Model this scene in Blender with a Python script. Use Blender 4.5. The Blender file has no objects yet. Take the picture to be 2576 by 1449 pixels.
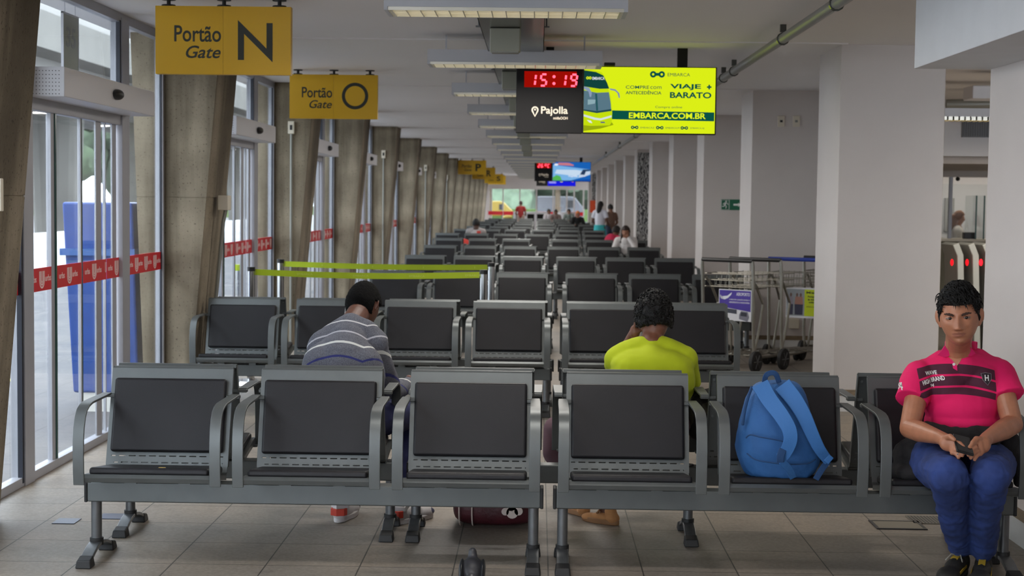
import bpy, bmesh, math, random
from mathutils import Vector, Matrix, Euler, noise
from mathutils.bvhtree import BVHTree
random.seed(7)
V = Vector
C = bpy.context.scene.collection
SC = bpy.context.scene

# ---------------- camera, sky, exposure ----------------
FPX, CX, CY, CAMH = 3780.0, 1288.0, 724.5, 1.56
YAW, PITCH, ROLL = 0.01624, 0.0582, 0.012
_f = V((-math.sin(YAW) * math.cos(PITCH), math.cos(YAW) * math.cos(PITCH), -math.sin(PITCH)))
_r0 = V((math.cos(YAW), math.sin(YAW), 0))
_u0 = _r0.cross(_f)
_r = _r0 * math.cos(ROLL) + _u0 * math.sin(ROLL)
_u = _u0 * math.cos(ROLL) - _r0 * math.sin(ROLL)
CAM = V((0, 0, CAMH))
cam_data = bpy.data.cameras.new('camera')
cam = bpy.data.objects.new('camera', cam_data); C.objects.link(cam)
cam.matrix_world = Matrix(((_r.x, _u.x, -_f.x, CAM.x), (_r.y, _u.y, -_f.y, CAM.y), (_r.z, _u.z, -_f.z, CAM.z), (0, 0, 0, 1)))
cam_data.sensor_width = 36.0
cam_data.lens = FPX / 2576 * 36.0
cam_data.clip_start = 0.05; cam_data.clip_end = 400
cam_data.dof.use_dof = True; cam_data.dof.focus_distance = 6.4; cam_data.dof.aperture_fstop = 5.6
SC.camera = cam

w = bpy.data.worlds.new('overcast_sky'); SC.world = w; w.use_nodes = True
wn = w.node_tree.nodes; wl = w.node_tree.links
bg = wn['Background']; bg.inputs['Color'].default_value = (0.82, 0.90, 1.0, 1); bg.inputs['Strength'].default_value = 6.2
SC.view_settings.view_transform = 'Standard'; SC.view_settings.look = 'None'
SC.view_settings.gamma = 1.0; SC.view_settings.use_curve_mapping = False
SC.view_settings.exposure = 0.55
SC.cycles.max_bounces = 10; SC.cycles.diffuse_bounces = 6; SC.cycles.transparent_max_bounces = 24
SC.cycles.sample_clamp_indirect = 6.0
SC.cycles.use_denoising = True

def pix(x, y, Y):
    """world point seen at pixel (x, y) of the 2576x1449 frame, on the plane of depth Y"""
    d = _f + _r * ((x - CX) / FPX) - _u * ((y - CY) / FPX)
    return CAM + d * (Y / d.y)
def pixz(x, y, z=0.0):
    d = _f + _r * ((x - CX) / FPX) - _u * ((y - CY) / FPX)
    return CAM + d * ((z - CAMH) / d.z)
def pixx(x, y, X):
    d = _f + _r * ((x - CX) / FPX) - _u * ((y - CY) / FPX)
    return CAM + d * (X / d.x)

LAMPW = 21.0
# ---------------- materials ----------------
def lin(c):
    return tuple(((v / 255.0) / 12.92 if v / 255.0 <= 0.04045 else ((v / 255.0 + 0.055) / 1.055) ** 2.4) for v in c)
def mat(name, col, rough=0.6, metal=0.0, var=0.0, vscale=6.0, bump=0.0, bscale=60.0, emit=0.0, coat=0.0, spec=None, vstretch=(1, 1, 1), col2=None, sheen=0.0):
    m = bpy.data.materials.new(name); m.use_nodes = True
    nt = m.node_tree; b = nt.nodes['Principled BSDF']
    c = lin(col)
    b.inputs['Base Color'].default_value = (*c, 1)
    b.inputs['Roughness'].default_value = rough; b.inputs['Metallic'].default_value = metal
    if spec is not None: b.inputs['Specular IOR Level'].default_value = spec
    if coat: b.inputs['Coat Weight'].default_value = coat
    if sheen: b.inputs['Sheen Weight'].default_value = sheen
    if emit:
        b.inputs['Emission Color'].default_value = (*c, 1); b.inputs['Emission Strength'].default_value = emit
    tc = nt.nodes.new('ShaderNodeTexCoord')
    if var or col2:
        mp = nt.nodes.new('ShaderNodeMapping'); mp.inputs['Scale'].default_value = vstretch
        nz = nt.nodes.new('ShaderNodeTexNoise'); nz.inputs['Scale'].default_value = vscale; nz.inputs['Detail'].default_value = 5
        rp = nt.nodes.new('ShaderNodeValToRGB')
        c1 = tuple(max(0, v * (1 - var)) for v in c); c2 = lin(col2) if col2 else tuple(min(1, v * (1 + var)) for v in c)
        rp.color_ramp.elements[0].position = 0.35; rp.color_ramp.elements[1].position = 0.65
        rp.color_ramp.elements[0].color = (*c1, 1); rp.color_ramp.elements[1].color = (*c2, 1)
        nt.links.new(tc.outputs['Object'], mp.inputs[0]); nt.links.new(mp.outputs[0], nz.inputs['Vector'])
        nt.links.new(nz.outputs['Fac'], rp.inputs[0]); nt.links.new(rp.outputs[0], b.inputs['Base Color'])
    if bump:
        nb = nt.nodes.new('ShaderNodeTexNoise'); nb.inputs['Scale'].default_value = bscale; nb.inputs['Detail'].default_value = 4
        bp = nt.nodes.new('ShaderNodeBump'); bp.inputs['Strength'].default_value = bump; bp.inputs['Distance'].default_value = 0.01
        nt.links.new(tc.outputs['Object'], nb.inputs['Vector']); nt.links.new(nb.outputs['Fac'], bp.inputs['Height'])
        nt.links.new(bp.outputs[0], b.inputs['Normal'])
    return m
def emat(name, col, s):
    s *= 0.72
    m = bpy.data.materials.new(name); m.use_nodes = True; nt = m.node_tree
    nt.nodes.remove(nt.nodes['Principled BSDF'])
    e = nt.nodes.new('ShaderNodeEmission'); e.inputs[0].default_value = (*lin(col), 1); e.inputs[1].default_value = s
    nt.links.new(e.outputs[0], nt.nodes['Material Output'].inputs[0]); return m
def glass_mat(name, tint=(248, 250, 250), refl=0.9):
    m = bpy.data.materials.new(name); m.use_nodes = True; nt = m.node_tree
    nt.nodes.remove(nt.nodes['Principled BSDF'])
    t = nt.nodes.new('ShaderNodeBsdfTransparent'); t.inputs[0].default_value = (*lin(tint), 1)
    g = nt.nodes.new('ShaderNodeBsdfGlossy'); g.inputs['Roughness'].default_value = 0.02; g.inputs[0].default_value = (refl, refl, refl, 1)
    fr = nt.nodes.new('ShaderNodeLayerWeight'); fr.inputs[0].default_value = 0.5
    pw = nt.nodes.new('ShaderNodeMath'); pw.operation = 'POWER'; pw.inputs[1].default_value = 4.0
    ad = nt.nodes.new('ShaderNodeMath'); ad.operation = 'MULTIPLY_ADD'; ad.inputs[1].default_value = 0.55; ad.inputs[2].default_value = 0.045
    mx = nt.nodes.new('ShaderNodeMixShader')
    nt.links.new(fr.outputs['Facing'], pw.inputs[0]); nt.links.new(pw.outputs[0], ad.inputs[0])
    nt.links.new(ad.outputs[0], mx.inputs[0]); nt.links.new(t.outputs[0], mx.inputs[1]); nt.links.new(g.outputs[0], mx.inputs[2])
    nt.links.new(mx.outputs[0], nt.nodes['Material Output'].inputs[0]); return m

M = {}
M['steel'] = mat('painted_steel', (100, 104, 104), 0.42, 0.55, var=0.05, vscale=9, bump=0.03, bscale=400)
M['steel_leg'] = mat('leg_steel', (112, 114, 116), 0.36, 0.75, var=0.08, vscale=30)
M['vinyl'] = mat('black_vinyl', (30, 29, 32), 0.40, 0, spec=0.28, var=0.06, bump=0.12, bscale=500)
M['rubber'] = mat('black_rubber', (28, 28, 29), 0.6)
M['plastic_black'] = mat('black_plastic', (22, 22, 24), 0.45)
M['chrome'] = mat('chrome', (190, 190, 190), 0.18, 1.0)
M['alu'] = mat('aluminium_frame', (160, 160, 166), 0.45, 0.25, var=0.03)
M['white_box'] = mat('white_powder_coat', (205, 204, 208), 0.45, 0.0)
M['foam'] = mat('torn_foam', (188, 160, 95), 0.9)
M['glass'] = glass_mat('window_glass')
M['glass_edge'] = mat('glass_edge', (50, 84, 78), 0.2)
M['gasket'] = mat('dark_gasket', (22, 26, 40), 0.5)
M['wall'] = mat('wall_paint', (196, 188, 183), 0.75, var=0.03, vscale=1.3, bump=0.05, bscale=120)
M['ceil'] = mat('ceiling_paint', (222, 219, 218), 0.8, var=0.015, vscale=0.8)
M['skirt'] = mat('skirting_stone', (196, 194, 190), 0.5, var=0.03)
M['wood'] = mat('wood_rail', (118, 100, 76), 0.5, var=0.2, vscale=20, vstretch=(1, 8, 8))
M['yellow'] = mat('yellow_sign', (206, 160, 4), 0.4)
M['black_print'] = mat('black_print', (35, 38, 28), 0.5)
M['red_strip'] = mat('red_strip', (205, 22, 38), 0.4, var=0.05)
M['white_print'] = mat('white_print', (225, 225, 222), 0.5)
M['pink_print'] = mat('pale_print', (228, 200, 198), 0.5)
M['tray'] = mat('cable_tray', (92, 94, 90), 0.22, 0.6, var=0.08, vscale=3)
M['fixture'] = mat('fixture_body', (184, 185, 190), 0.4, 0.1)
M['louvre'] = mat('louvre_metal', (226, 222, 208), 0.3, 0.6)
M['tube_lamp'] = emat('tube_lamp', (255, 244, 214), 5.0)
M['driver'] = mat('driver_box', (150, 150, 136), 0.5)
M['pipe'] = mat('grey_pipe', (134, 134, 128), 0.4, 0.2)
M['belt'] = mat('belt_webbing', (163, 184, 8), 0.6, var=0.05)
M['belt_print'] = mat('belt_print', (190, 204, 90), 0.6)
M['green_sign'] = mat('green_exit', (10, 96, 68), 0.4)
M['beige_plate'] = mat('beige_plate', (205, 196, 178), 0.45)

def concrete():
    m = mat('board_concrete', (130, 120, 100), 0.85)
    nt = m.node_tree; b = nt.nodes['Principled BSDF']; L = nt.links.new
    tc = nt.nodes.new('ShaderNodeTexCoord')
    def nz(scale, st, det=6):
        mp = nt.nodes.new('ShaderNodeMapping'); mp.inputs['Scale'].default_value = st
        n = nt.nodes.new('ShaderNodeTexNoise'); n.inputs['Scale'].default_value = scale; n.inputs['Detail'].default_value = det
        L(tc.outputs['Object'], mp.inputs[0]); L(mp.outputs[0], n.inputs['Vector']); return n.outputs['Fac']
    def ramp(src, p0, p1, a, c):
        r = nt.nodes.new('ShaderNodeValToRGB'); r.color_ramp.elements[0].position = p0; r.color_ramp.elements[1].position = p1
        r.color_ramp.elements[0].color = (*a, 1); r.color_ramp.elements[1].color = (*c, 1); L(src, r.inputs[0]); return r.outputs[0]
    def mul(a, c):
        x = nt.nodes.new('ShaderNodeMix'); x.data_type = 'RGBA'; x.blend_type = 'MULTIPLY'; x.inputs[0].default_value = 1
        L(a, x.inputs[6]); L(c, x.inputs[7]); return x.outputs[2]
    base = ramp(nz(2.5, (1, 1, 1)), 0.3, 0.7, lin((108, 97, 80)), lin((146, 134, 114)))
    streak = ramp(nz(5, (1, 1, 0.08)), 0.42, 0.58, (0.52, 0.50, 0.46), (1, 1, 1))
    spot = ramp(nz(60, (1, 1, 1), 2), 0.30, 0.38, (0.45, 0.42, 0.4), (1, 1, 1))
    L(mul(mul(base, streak), spot), b.inputs['Base Color'])
    bp = nt.nodes.new('ShaderNodeBump'); bp.inputs['Strength'].default_value = 0.35; bp.inputs['Distance'].default_value = 0.01
    L(nz(45, (1, 1, 1)), bp.inputs['Height']); L(bp.outputs[0], b.inputs['Normal'])
    return m
M['concrete'] = concrete()

def tiles(name, c1, c2, mortar, size, shift, rough=0.55, mw=0.0035):
    m = mat(name, c1, rough); nt = m.node_tree; b = nt.nodes['Principled BSDF']; L = nt.links.new
    tc = nt.nodes.new('ShaderNodeTexCoord')
    mp = nt.nodes.new('ShaderNodeMapping'); mp.inputs['Location'].default_value = shift
    br = nt.nodes.new('ShaderNodeTexBrick'); br.offset = 0.0; br.squash = 1.0
    br.inputs['Scale'].default_value = 1.0; br.inputs['Brick Width'].default_value = size; br.inputs['Row Height'].default_value = size
    br.inputs['Mortar Size'].default_value = mw; br.inputs['Mortar Smooth'].default_value = 0.3; br.inputs['Bias'].default_value = 0
    br.inputs['Color1'].default_value = (*lin(c1), 1); br.inputs['Color2'].default_value = (*lin(c2), 1); br.inputs['Mortar'].default_value = (*lin(mortar), 1)
    L(tc.outputs['Object'], mp.inputs[0]); L(mp.outputs[0], br.inputs['Vector'])
    def nzr(scale, p0, p1, a, c, det=6):
        n = nt.nodes.new('ShaderNodeTexNoise'); n.inputs['Scale'].default_value = scale; n.inputs['Detail'].default_value = det
        r = nt.nodes.new('ShaderNodeValToRGB'); r.color_ramp.elements[0].position = p0; r.color_ramp.elements[1].position = p1
        r.color_ramp.elements[0].color = (*a, 1); r.color_ramp.elements[1].color = (*c, 1)
        L(tc.outputs['Object'], n.inputs['Vector']); L(n.outputs['Fac'], r.inputs[0]); return r.outputs[0]
    out = br.outputs['Color']
    for args in ((1.7, 0.35, 0.65, (0.80, 0.80, 0.82), (1.06, 1.02, 0.98)), (70, 0.35, 0.7, (0.82, 0.82, 0.82), (1.1, 1.1, 1.1)), (9, 0.3, 0.42, (0.85, 0.85, 0.86), (1, 1, 1))):
        x = nt.nodes.new('ShaderNodeMix'); x.data_type = 'RGBA'; x.blend_type = 'MULTIPLY'; x.inputs[0].default_value = 1
        L(out, x.inputs[6]); L(nzr(*args), x.inputs[7]); out = x.outputs[2]
    L(out, b.inputs['Base Color'])
    return m
M['floor'] = tiles('stone_floor', (142, 132, 120), (134, 127, 118), (66, 62, 58), 0.4, (0.155, -6.74 + 6.8, 0))
M['pave'] = tiles('outside_paving', (104, 104, 107), (98, 98, 102), (60, 60, 60), 0.6, (0, 0, 0), 0.8)

# ---------------- mesh builder ----------------
WM = {}     # world matrices of parents, by name
class MB:
    def __init__(s): s.v = []; s.f = []; s.mi = []; s.cur = 0
    def add(s, vs, fs):
        n = len(s.v); s.v += [V(p) for p in vs]
        for f in fs: s.f.append([n + i for i in f]); s.mi.append(s.cur)
        return s
    def box(s, x0, x1, y0, y1, z0, z1):
        return s.add([(x0, y0, z0), (x1, y0, z0), (x1, y1, z0), (x0, y1, z0), (x0, y0, z1), (x1, y0, z1), (x1, y1, z1), (x0, y1, z1)],
                     [(0, 3, 2, 1), (4, 5, 6, 7), (0, 1, 5, 4), (1, 2, 6, 5), (2, 3, 7, 6), (3, 0, 4, 7)])
    def obox(s, c, size, R=None):
        R = R or Matrix.Identity(3); c = V(c); h = [q / 2 for q in size]
        vs = [c + R @ V((a * h[0], b * h[1], d * h[2])) for d in (-1, 1) for (a, b) in ((-1, -1), (1, -1), (1, 1), (-1, 1))]
        return s.add(vs, [(0, 3, 2, 1), (4, 5, 6, 7), (0, 1, 5, 4), (1, 2, 6, 5), (2, 3, 7, 6), (3, 0, 4, 7)])
    def cone(s, p0, p1, r0, r1, n=14):
        p0 = V(p0); p1 = V(p1); d = (p1 - p0).normalized(); a = d.orthogonal().normalized(); b = d.cross(a)
        vs = [p + (a * math.cos(t) + b * math.sin(t)) * r for (p, r) in ((p0, r0), (p1, r1)) for t in [2 * math.pi * i / n for i in range(n)]]
        fs = [(i, (i + 1) % n, n + (i + 1) % n, n + i) for i in range(n)] + [tuple(range(n))[::-1], tuple(range(n, 2 * n))]
        return s.add(vs, fs)
    def cyl(s, p0, p1, r, n=14): return s.cone(p0, p1, r, r, n)
    def tube(s, path, r, n=8, closed=False):
        path = [V(p) for p in path]; m = len(path); rr = r if isinstance(r, (list, tuple)) else [r] * m
        vs = []; a = None
        for i, p in enumerate(path):
            if closed: d = (path[(i + 1) % m] - path[i - 1]).normalized()
            else: d = (path[min(i + 1, m - 1)] - path[max(i - 1, 0)]).normalized()
            if a is None: a = d.orthogonal().normalized()
            else:
                a = a - d * a.dot(d); a = a.normalized() if a.length > 1e-6 else d.orthogonal().normalized()
            b = d.cross(a)
            vs += [p + (a * math.cos(t) + b * math.sin(t)) * rr[i] for t in [2 * math.pi * k / n for k in range(n)]]
        fs = []
        for i in range(m if closed else m - 1):
            j = (i + 1) % m
            fs += [(i * n + k, i * n + (k + 1) % n, j * n + (k + 1) % n, j * n + k) for k in range(n)]
        if not closed: fs += [tuple(range(n))[::-1], tuple(range((m - 1) * n, m * n))]
        return s.add(vs, fs)
    def ribbon(s, path, side, width, th, up=None):
        """rectangular bar swept along path; side = direction of its width"""
        path = [V(p) for p in path]; m = len(path); vs = []
        for i, p in enumerate(path):
            d = (path[min(i + 1, m - 1)] - path[max(i - 1, 0)]).normalized()
            sd = V(side[i]) if isinstance(side, list) else V(side)
            sd = (sd - d * sd.dot(d)).normalized(); nn = d.cross(sd)
            wd = width[i] if isinstance(width, (list, tuple)) else width
            vs += [p + sd * a * wd / 2 + nn * b * th / 2 for (a, b) in ((-1, -1), (1, -1), (1, 1), (-1, 1))]
        fs = []
        for i in range(m - 1):
            fs += [(i * 4 + k, i * 4 + (k + 1) % 4, i * 4 + 4 + (k + 1) % 4, i * 4 + 4 + k) for k in range(4)]
        fs += [(3, 2, 1, 0), tuple(range((m - 1) * 4, m * 4))]
        return s.add(vs, fs)
    def sph(s, c, r, seg=16, ring=10, R=None):
        c = V(c); r = (r, r, r) if isinstance(r, (int, float)) else r; R = R or Matrix.Identity(3); vs = [c + R @ V((0, 0, r[2]))]
        for i in range(1, ring):
            ph = math.pi * i / ring
            for k in range(seg):
                t = 2 * math.pi * k / seg
                vs.append(c + R @ V((r[0] * math.sin(ph) * math.cos(t), r[1] * math.sin(ph) * math.sin(t), r[2] * math.cos(ph))))
        vs.append(c + R @ V((0, 0, -r[2])))
        fs = [(0, 1 + k, 1 + (k + 1) % seg) for k in range(seg)]
        for i in range(ring - 2):
            o = 1 + i * seg
            fs += [(o + k, o + seg + k, o + seg + (k + 1) % seg, o + (k + 1) % seg) for k in range(seg)]
        o = 1 + (ring - 2) * seg; e = len(vs) - 1
        fs += [(o + k, e, o + (k + 1) % seg) for k in range(seg)]
        return s.add(vs, fs)
    def limb(s, pts, rad, n=16):
        """tapered chain with round joints"""
        pts = [V(p) for p in pts]
        for i in range(len(pts) - 1): s.cone(pts[i], pts[i + 1], rad[i], rad[i + 1], n)
        for p, r in zip(pts, rad): s.sph(p, r * 1.0, 16, 10)
        return s
    def prism(s, poly, fn, d0, d1):
        """poly: 2d points; fn(a, b, d) -> point"""
        n = len(poly)
        vs = [V(fn(a, b, d0)) for a, b in poly] + [V(fn(a, b, d1)) for a, b in poly]
        fs = [tuple(range(n))[::-1], tuple(range(n, 2 * n))] + [(i, (i + 1) % n, n + (i + 1) % n, n + i) for i in range(n)]
        return s.add(vs, fs)
    def merge(s, o, T=None):
        n = len(s.v); s.v += [(T @ p if T else p.copy()) for p in o.v]
        for f in o.f: s.f.append([n + i for i in f]); s.mi.append(s.cur)
        return s
    def build(s, name, m, parent=None, smooth=None, bevel=0, bseg=2, sub=0, remesh=0, smi=0, noisef=None, world=True):
        vs = s.v
        if parent is not None and world:
            inv = WM[parent.name].inverted(); vs = [inv @ p for p in vs]; org = V((0, 0, 0))
        elif parent is None:
            xs = [p.x for p in vs]; ys = [p.y for p in vs]; zs = [p.z for p in vs]
            org = V(((min(xs) + max(xs)) / 2, (min(ys) + max(ys)) / 2, min(zs))); vs = [p - org for p in vs]
        else: org = V((0, 0, 0))
        me = bpy.data.meshes.new(name); me.from_pydata([tuple(p) for p in vs], [], s.f)
        ms = m if isinstance(m, (list, tuple)) else [m]
        for q in ms: me.materials.append(q)
        if len(ms) > 1:
            for p, k in zip(me.polygons, s.mi): p.material_index = k
        bm = bmesh.new(); bm.from_mesh(me); bmesh.ops.recalc_face_normals(bm, faces=bm.faces[:]); bm.to_mesh(me); bm.free()
        o = bpy.data.objects.new(name, me); C.objects.link(o); o.location = org
        if parent is not None: o.parent = parent
        WM[o.name] = (WM[parent.name] if parent is not None else Matrix.Translation(org))
        mods = False
        if remesh:
            md = o.modifiers.new('r', 'REMESH'); md.mode = 'VOXEL'; md.voxel_size = remesh; md.use_smooth_shade = True; mods = True
            if smi:
                ms2 = o.modifiers.new('s', 'SMOOTH'); ms2.iterations = smi; ms2.factor = 0.5
        if bevel:
            md = o.modifiers.new('b', 'BEVEL'); md.width = bevel; md.segments = bseg; md.limit_method = 'ANGLE'; md.angle_limit = math.radians(40); md.harden_normals = True; mods = True
        if sub:
            md = o.modifiers.new('u', 'SUBSURF'); md.levels = sub; md.render_levels = sub; mods = True
        if bevel: me.shade_smooth(); me.set_sharp_from_angle(angle=math.radians(180))
        if mods: bake(o)
        if noisef:
            me = o.data
            for vtx, nrm in zip(me.vertices, [x.vector.copy() for x in me.vertex_normals]):
                vtx.co += nrm * noisef(o.matrix_world @ vtx.co if parent is None else WM[parent.name] @ vtx.co)
        if remesh:
            for q in ms:
                if q.name not in [x.name for x in o.data.materials if x]: o.data.materials.append(q)
        if smooth or (smooth is None and (bevel or remesh or sub)):
            if not (bevel and not sub): o.data.shade_smooth()
            if not remesh and not (bevel and not sub): o.data.set_sharp_from_angle(angle=math.radians(45 if bevel or sub else 35))
        return o
def bake(o):
    dg = bpy.context.evaluated_depsgraph_get(); dg.update()
    me = bpy.data.meshes.new_from_object(o.evaluated_get(dg), depsgraph=dg)
    old = o.data; o.modifiers.clear(); o.data = me
    if not len(me.materials):
        for q in old.materials: me.materials.append(q)
    nm = old.name; bpy.data.meshes.remove(old); me.name = nm

def thing(name, label, cat, loc=(0, 0, 0), group=None, rz=0.0, kind=None):
    o = bpy.data.objects.new(name, None); C.objects.link(o); o.location = loc; o.rotation_euler = (0, 0, rz)
    o.empty_display_size = 0.1
    WM[o.name] = Matrix.Translation(V(loc)) @ Matrix.Rotation(rz, 4, 'Z')
    if label: o['label'] = label
    if cat: o['category'] = cat
    if group: o['group'] = group
    if kind: o['kind'] = kind
    return o
def tag(o, label, cat, group=None, kind=None):
    o['label'] = label; o['category'] = cat
    if group: o['group'] = group
    if kind: o['kind'] = kind
    return o
def struct(o):
    o['kind'] = 'structure'; return o
def copy_tree(o, parent=None):
    c = o.copy(); C.objects.link(c); c.parent = parent
    for ch in [x for x in bpy.data.objects if x.parent == o] if o.name not in KIDS else KIDS[o.name]: copy_tree(ch, c)
    return c
KIDS = {}
def index_kids():
    KIDS.clear()
    for x in list(C.objects):
        KIDS.setdefault(x.name, [])
        if x.parent: KIDS.setdefault(x.parent.name, []).append(x)

_tx = {}
def text_geo(s, bold=0.0, shear=0.0, depth=0.02, res=4):
    k = (s, bold, shear, depth)
    if k in _tx: return _tx[k]
    cu = bpy.data.curves.new('t', 'FONT'); cu.body = s; cu.size = 1.0; cu.offset = bold; cu.shear = shear; cu.extrude = depth; cu.resolution_u = res
    o = bpy.data.objects.new('t', cu); C.objects.link(o)
    dg = bpy.context.evaluated_depsgraph_get(); dg.update()
    me = bpy.data.meshes.new_from_object(o.evaluated_get(dg), depsgraph=dg)
    vs = [v.co.copy() for v in me.vertices]; fs = [tuple(p.vertices) for p in me.polygons]
    bpy.data.objects.remove(o); bpy.data.curves.remove(cu); bpy.data.meshes.remove(me)
    x0 = min(v.x for v in vs); x1 = max(v.x for v in vs); y0 = min(v.y for v in vs); y1 = max(v.y for v in vs)
    _tx[k] = (vs, fs, x0, x1, y0, y1); return _tx[k]
def put_text(mb, s, o, xd, yd, wdt, hgt, bold=0.0, shear=0.0, th=0.001, spacing=0):
    """text filling the box of wdt x hgt whose lower left corner is o"""
    vs, fs, x0, x1, y0, y1 = text_geo(s, bold, shear)
    o = V(o); xd = V(xd).normalized(); yd = V(yd).normalized(); nn = xd.cross(yd)
    out = [o + xd * (v.x - x0) / (x1 - x0) * wdt + yd * (v.y - y0) / (y1 - y0) * hgt + nn * (v.z / 0.02 * th) for v in vs]
    mb.add(out, fs); return mb
def arc(c, r, a0, a1, n):
    return [(c[0] + r * math.cos(math.radians(a0 + (a1 - a0) * i / n)), c[1] + r * math.sin(math.radians(a0 + (a1 - a0) * i / n))) for i in range(n + 1)]
def stroke(mb, pts, wd, fn, d0=0.0, d1=0.001, closed=False):
    """flat line of width wd through 2d pts"""
    n = len(pts); L = []; R = []
    for i in range(n):
        a = V(pts[(i - 1) % n] if closed else pts[max(i - 1, 0)]); b = V(pts[(i + 1) % n] if closed else pts[min(i + 1, n - 1)])
        d = (b - a).normalized(); p = V(pts[i]); nn = V((-d.y, d.x)) * wd / 2
        L.append(p + nn); R.append(p - nn)
    for i in range(n if closed else n - 1):
        j = (i + 1) % n
        mb.prism([tuple(L[i]), tuple(R[i]), tuple(R[j]), tuple(L[j])], fn, d0, d1)
    return mb
# ---------------- room shell ----------------
BAY = 4.6; CEIL = 2.75; GX = -2.76; CXR = 2.25; YEND = 72.0; NB = 13
P0 = 6.38                                    # near face of the first pier; piers repeat every BAY
struct(MB().box(-2.76, 12, -9, YEND + 0.1, -0.12, 0).build('floor', M['floor']))
struct(MB().box(-3.1, 12, -9, YEND + 0.3, CEIL, CEIL + 0.25).build('ceiling', M['ceil']))
# ceiling joints
for k in range(NB + 1):
    y = 6.62 + BAY * k
    b = MB().box(-2.7, 2.28, y, y + 0.035, CEIL - 0.008, CEIL + 0.01)
    struct(b.build('trim_1', M['ceil']))
# sloping concrete piers at the glass line
def pier_pts(z):
    t = z / CEIL
    xi = -2.56 + 0.24 * t; xo = -2.88 - 0.10 * t
    return xo, xi
piers = []
for k in range(NB + 2):
    y0 = P0 + BAY * k
    if y0 > YEND - 1: break
    y1 = y0 + 0.70
    b = MB()
    for z0, z1 in ((0, 1.55), (1.556, CEIL + 0.02)):
        a0, i0 = pier_pts(z0); a1, i1 = pier_pts(z1)
        b.add([(a0, y0, z0), (i0, y0, z0), (i0, y1, z0), (a0, y1, z0), (a1, y0, z1), (i1, y0, z1), (i1, y1, z1), (a1, y1, z1)],
              [(0, 3, 2, 1), (4, 5, 6, 7), (0, 1, 5, 4), (1, 2, 6, 5), (2, 3, 7, 6), (3, 0, 4, 7)])
    a0, i0 = pier_pts(1.553)
    b.box(a0 + 0.004, i0 - 0.004, y0 + 0.004, y1 - 0.004, 1.54, 1.57)
    o = b.build('wall_left_pier', M['concrete']); struct(o); piers.append(o)

# printed strip on the glass: nested U marks with the word beside them
def strip(parent, y0, y1, name='safety_strip', x=GX + 0.012, phase=0.0, red=True):
    b = MB(); b.box(x, x + 0.001, y0, y1, 1.027, 1.156)
    b.build(name, M['red_strip'], parent)
    p = MB(); fn = lambda a, c, d: (x + 0.0012 + d, a, c)
    y = 8.043 + 0.247 * math.floor((y0 - 8.043) / 0.247)
    while y < y1:
        for w_, r in ((0.010, 0.040), (0.010, 0.024), (0.008, 0.010)):
            pts = [(y + r, 1.137)] + arc((y, 1.085), r, 0, -180, 10) + [(y - r, 1.137)]
            pts = [(a, c) for a, c in pts]
            if pts[0][0] < y1 and pts[-1][0] > y0: stroke(p, pts, w_, fn)
        if y + 0.055 > y0 and y + 0.16 < y1:
            put_text(p, 'urbs', (x + 0.0012, y + 0.055, 1.078), (0, 1, 0), (0, 0, 1), 0.10, 0.036, bold=0.01)
        y += 0.247
    if p.v: p.build('strip_print', M['pink_print'], parent)
    return

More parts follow.
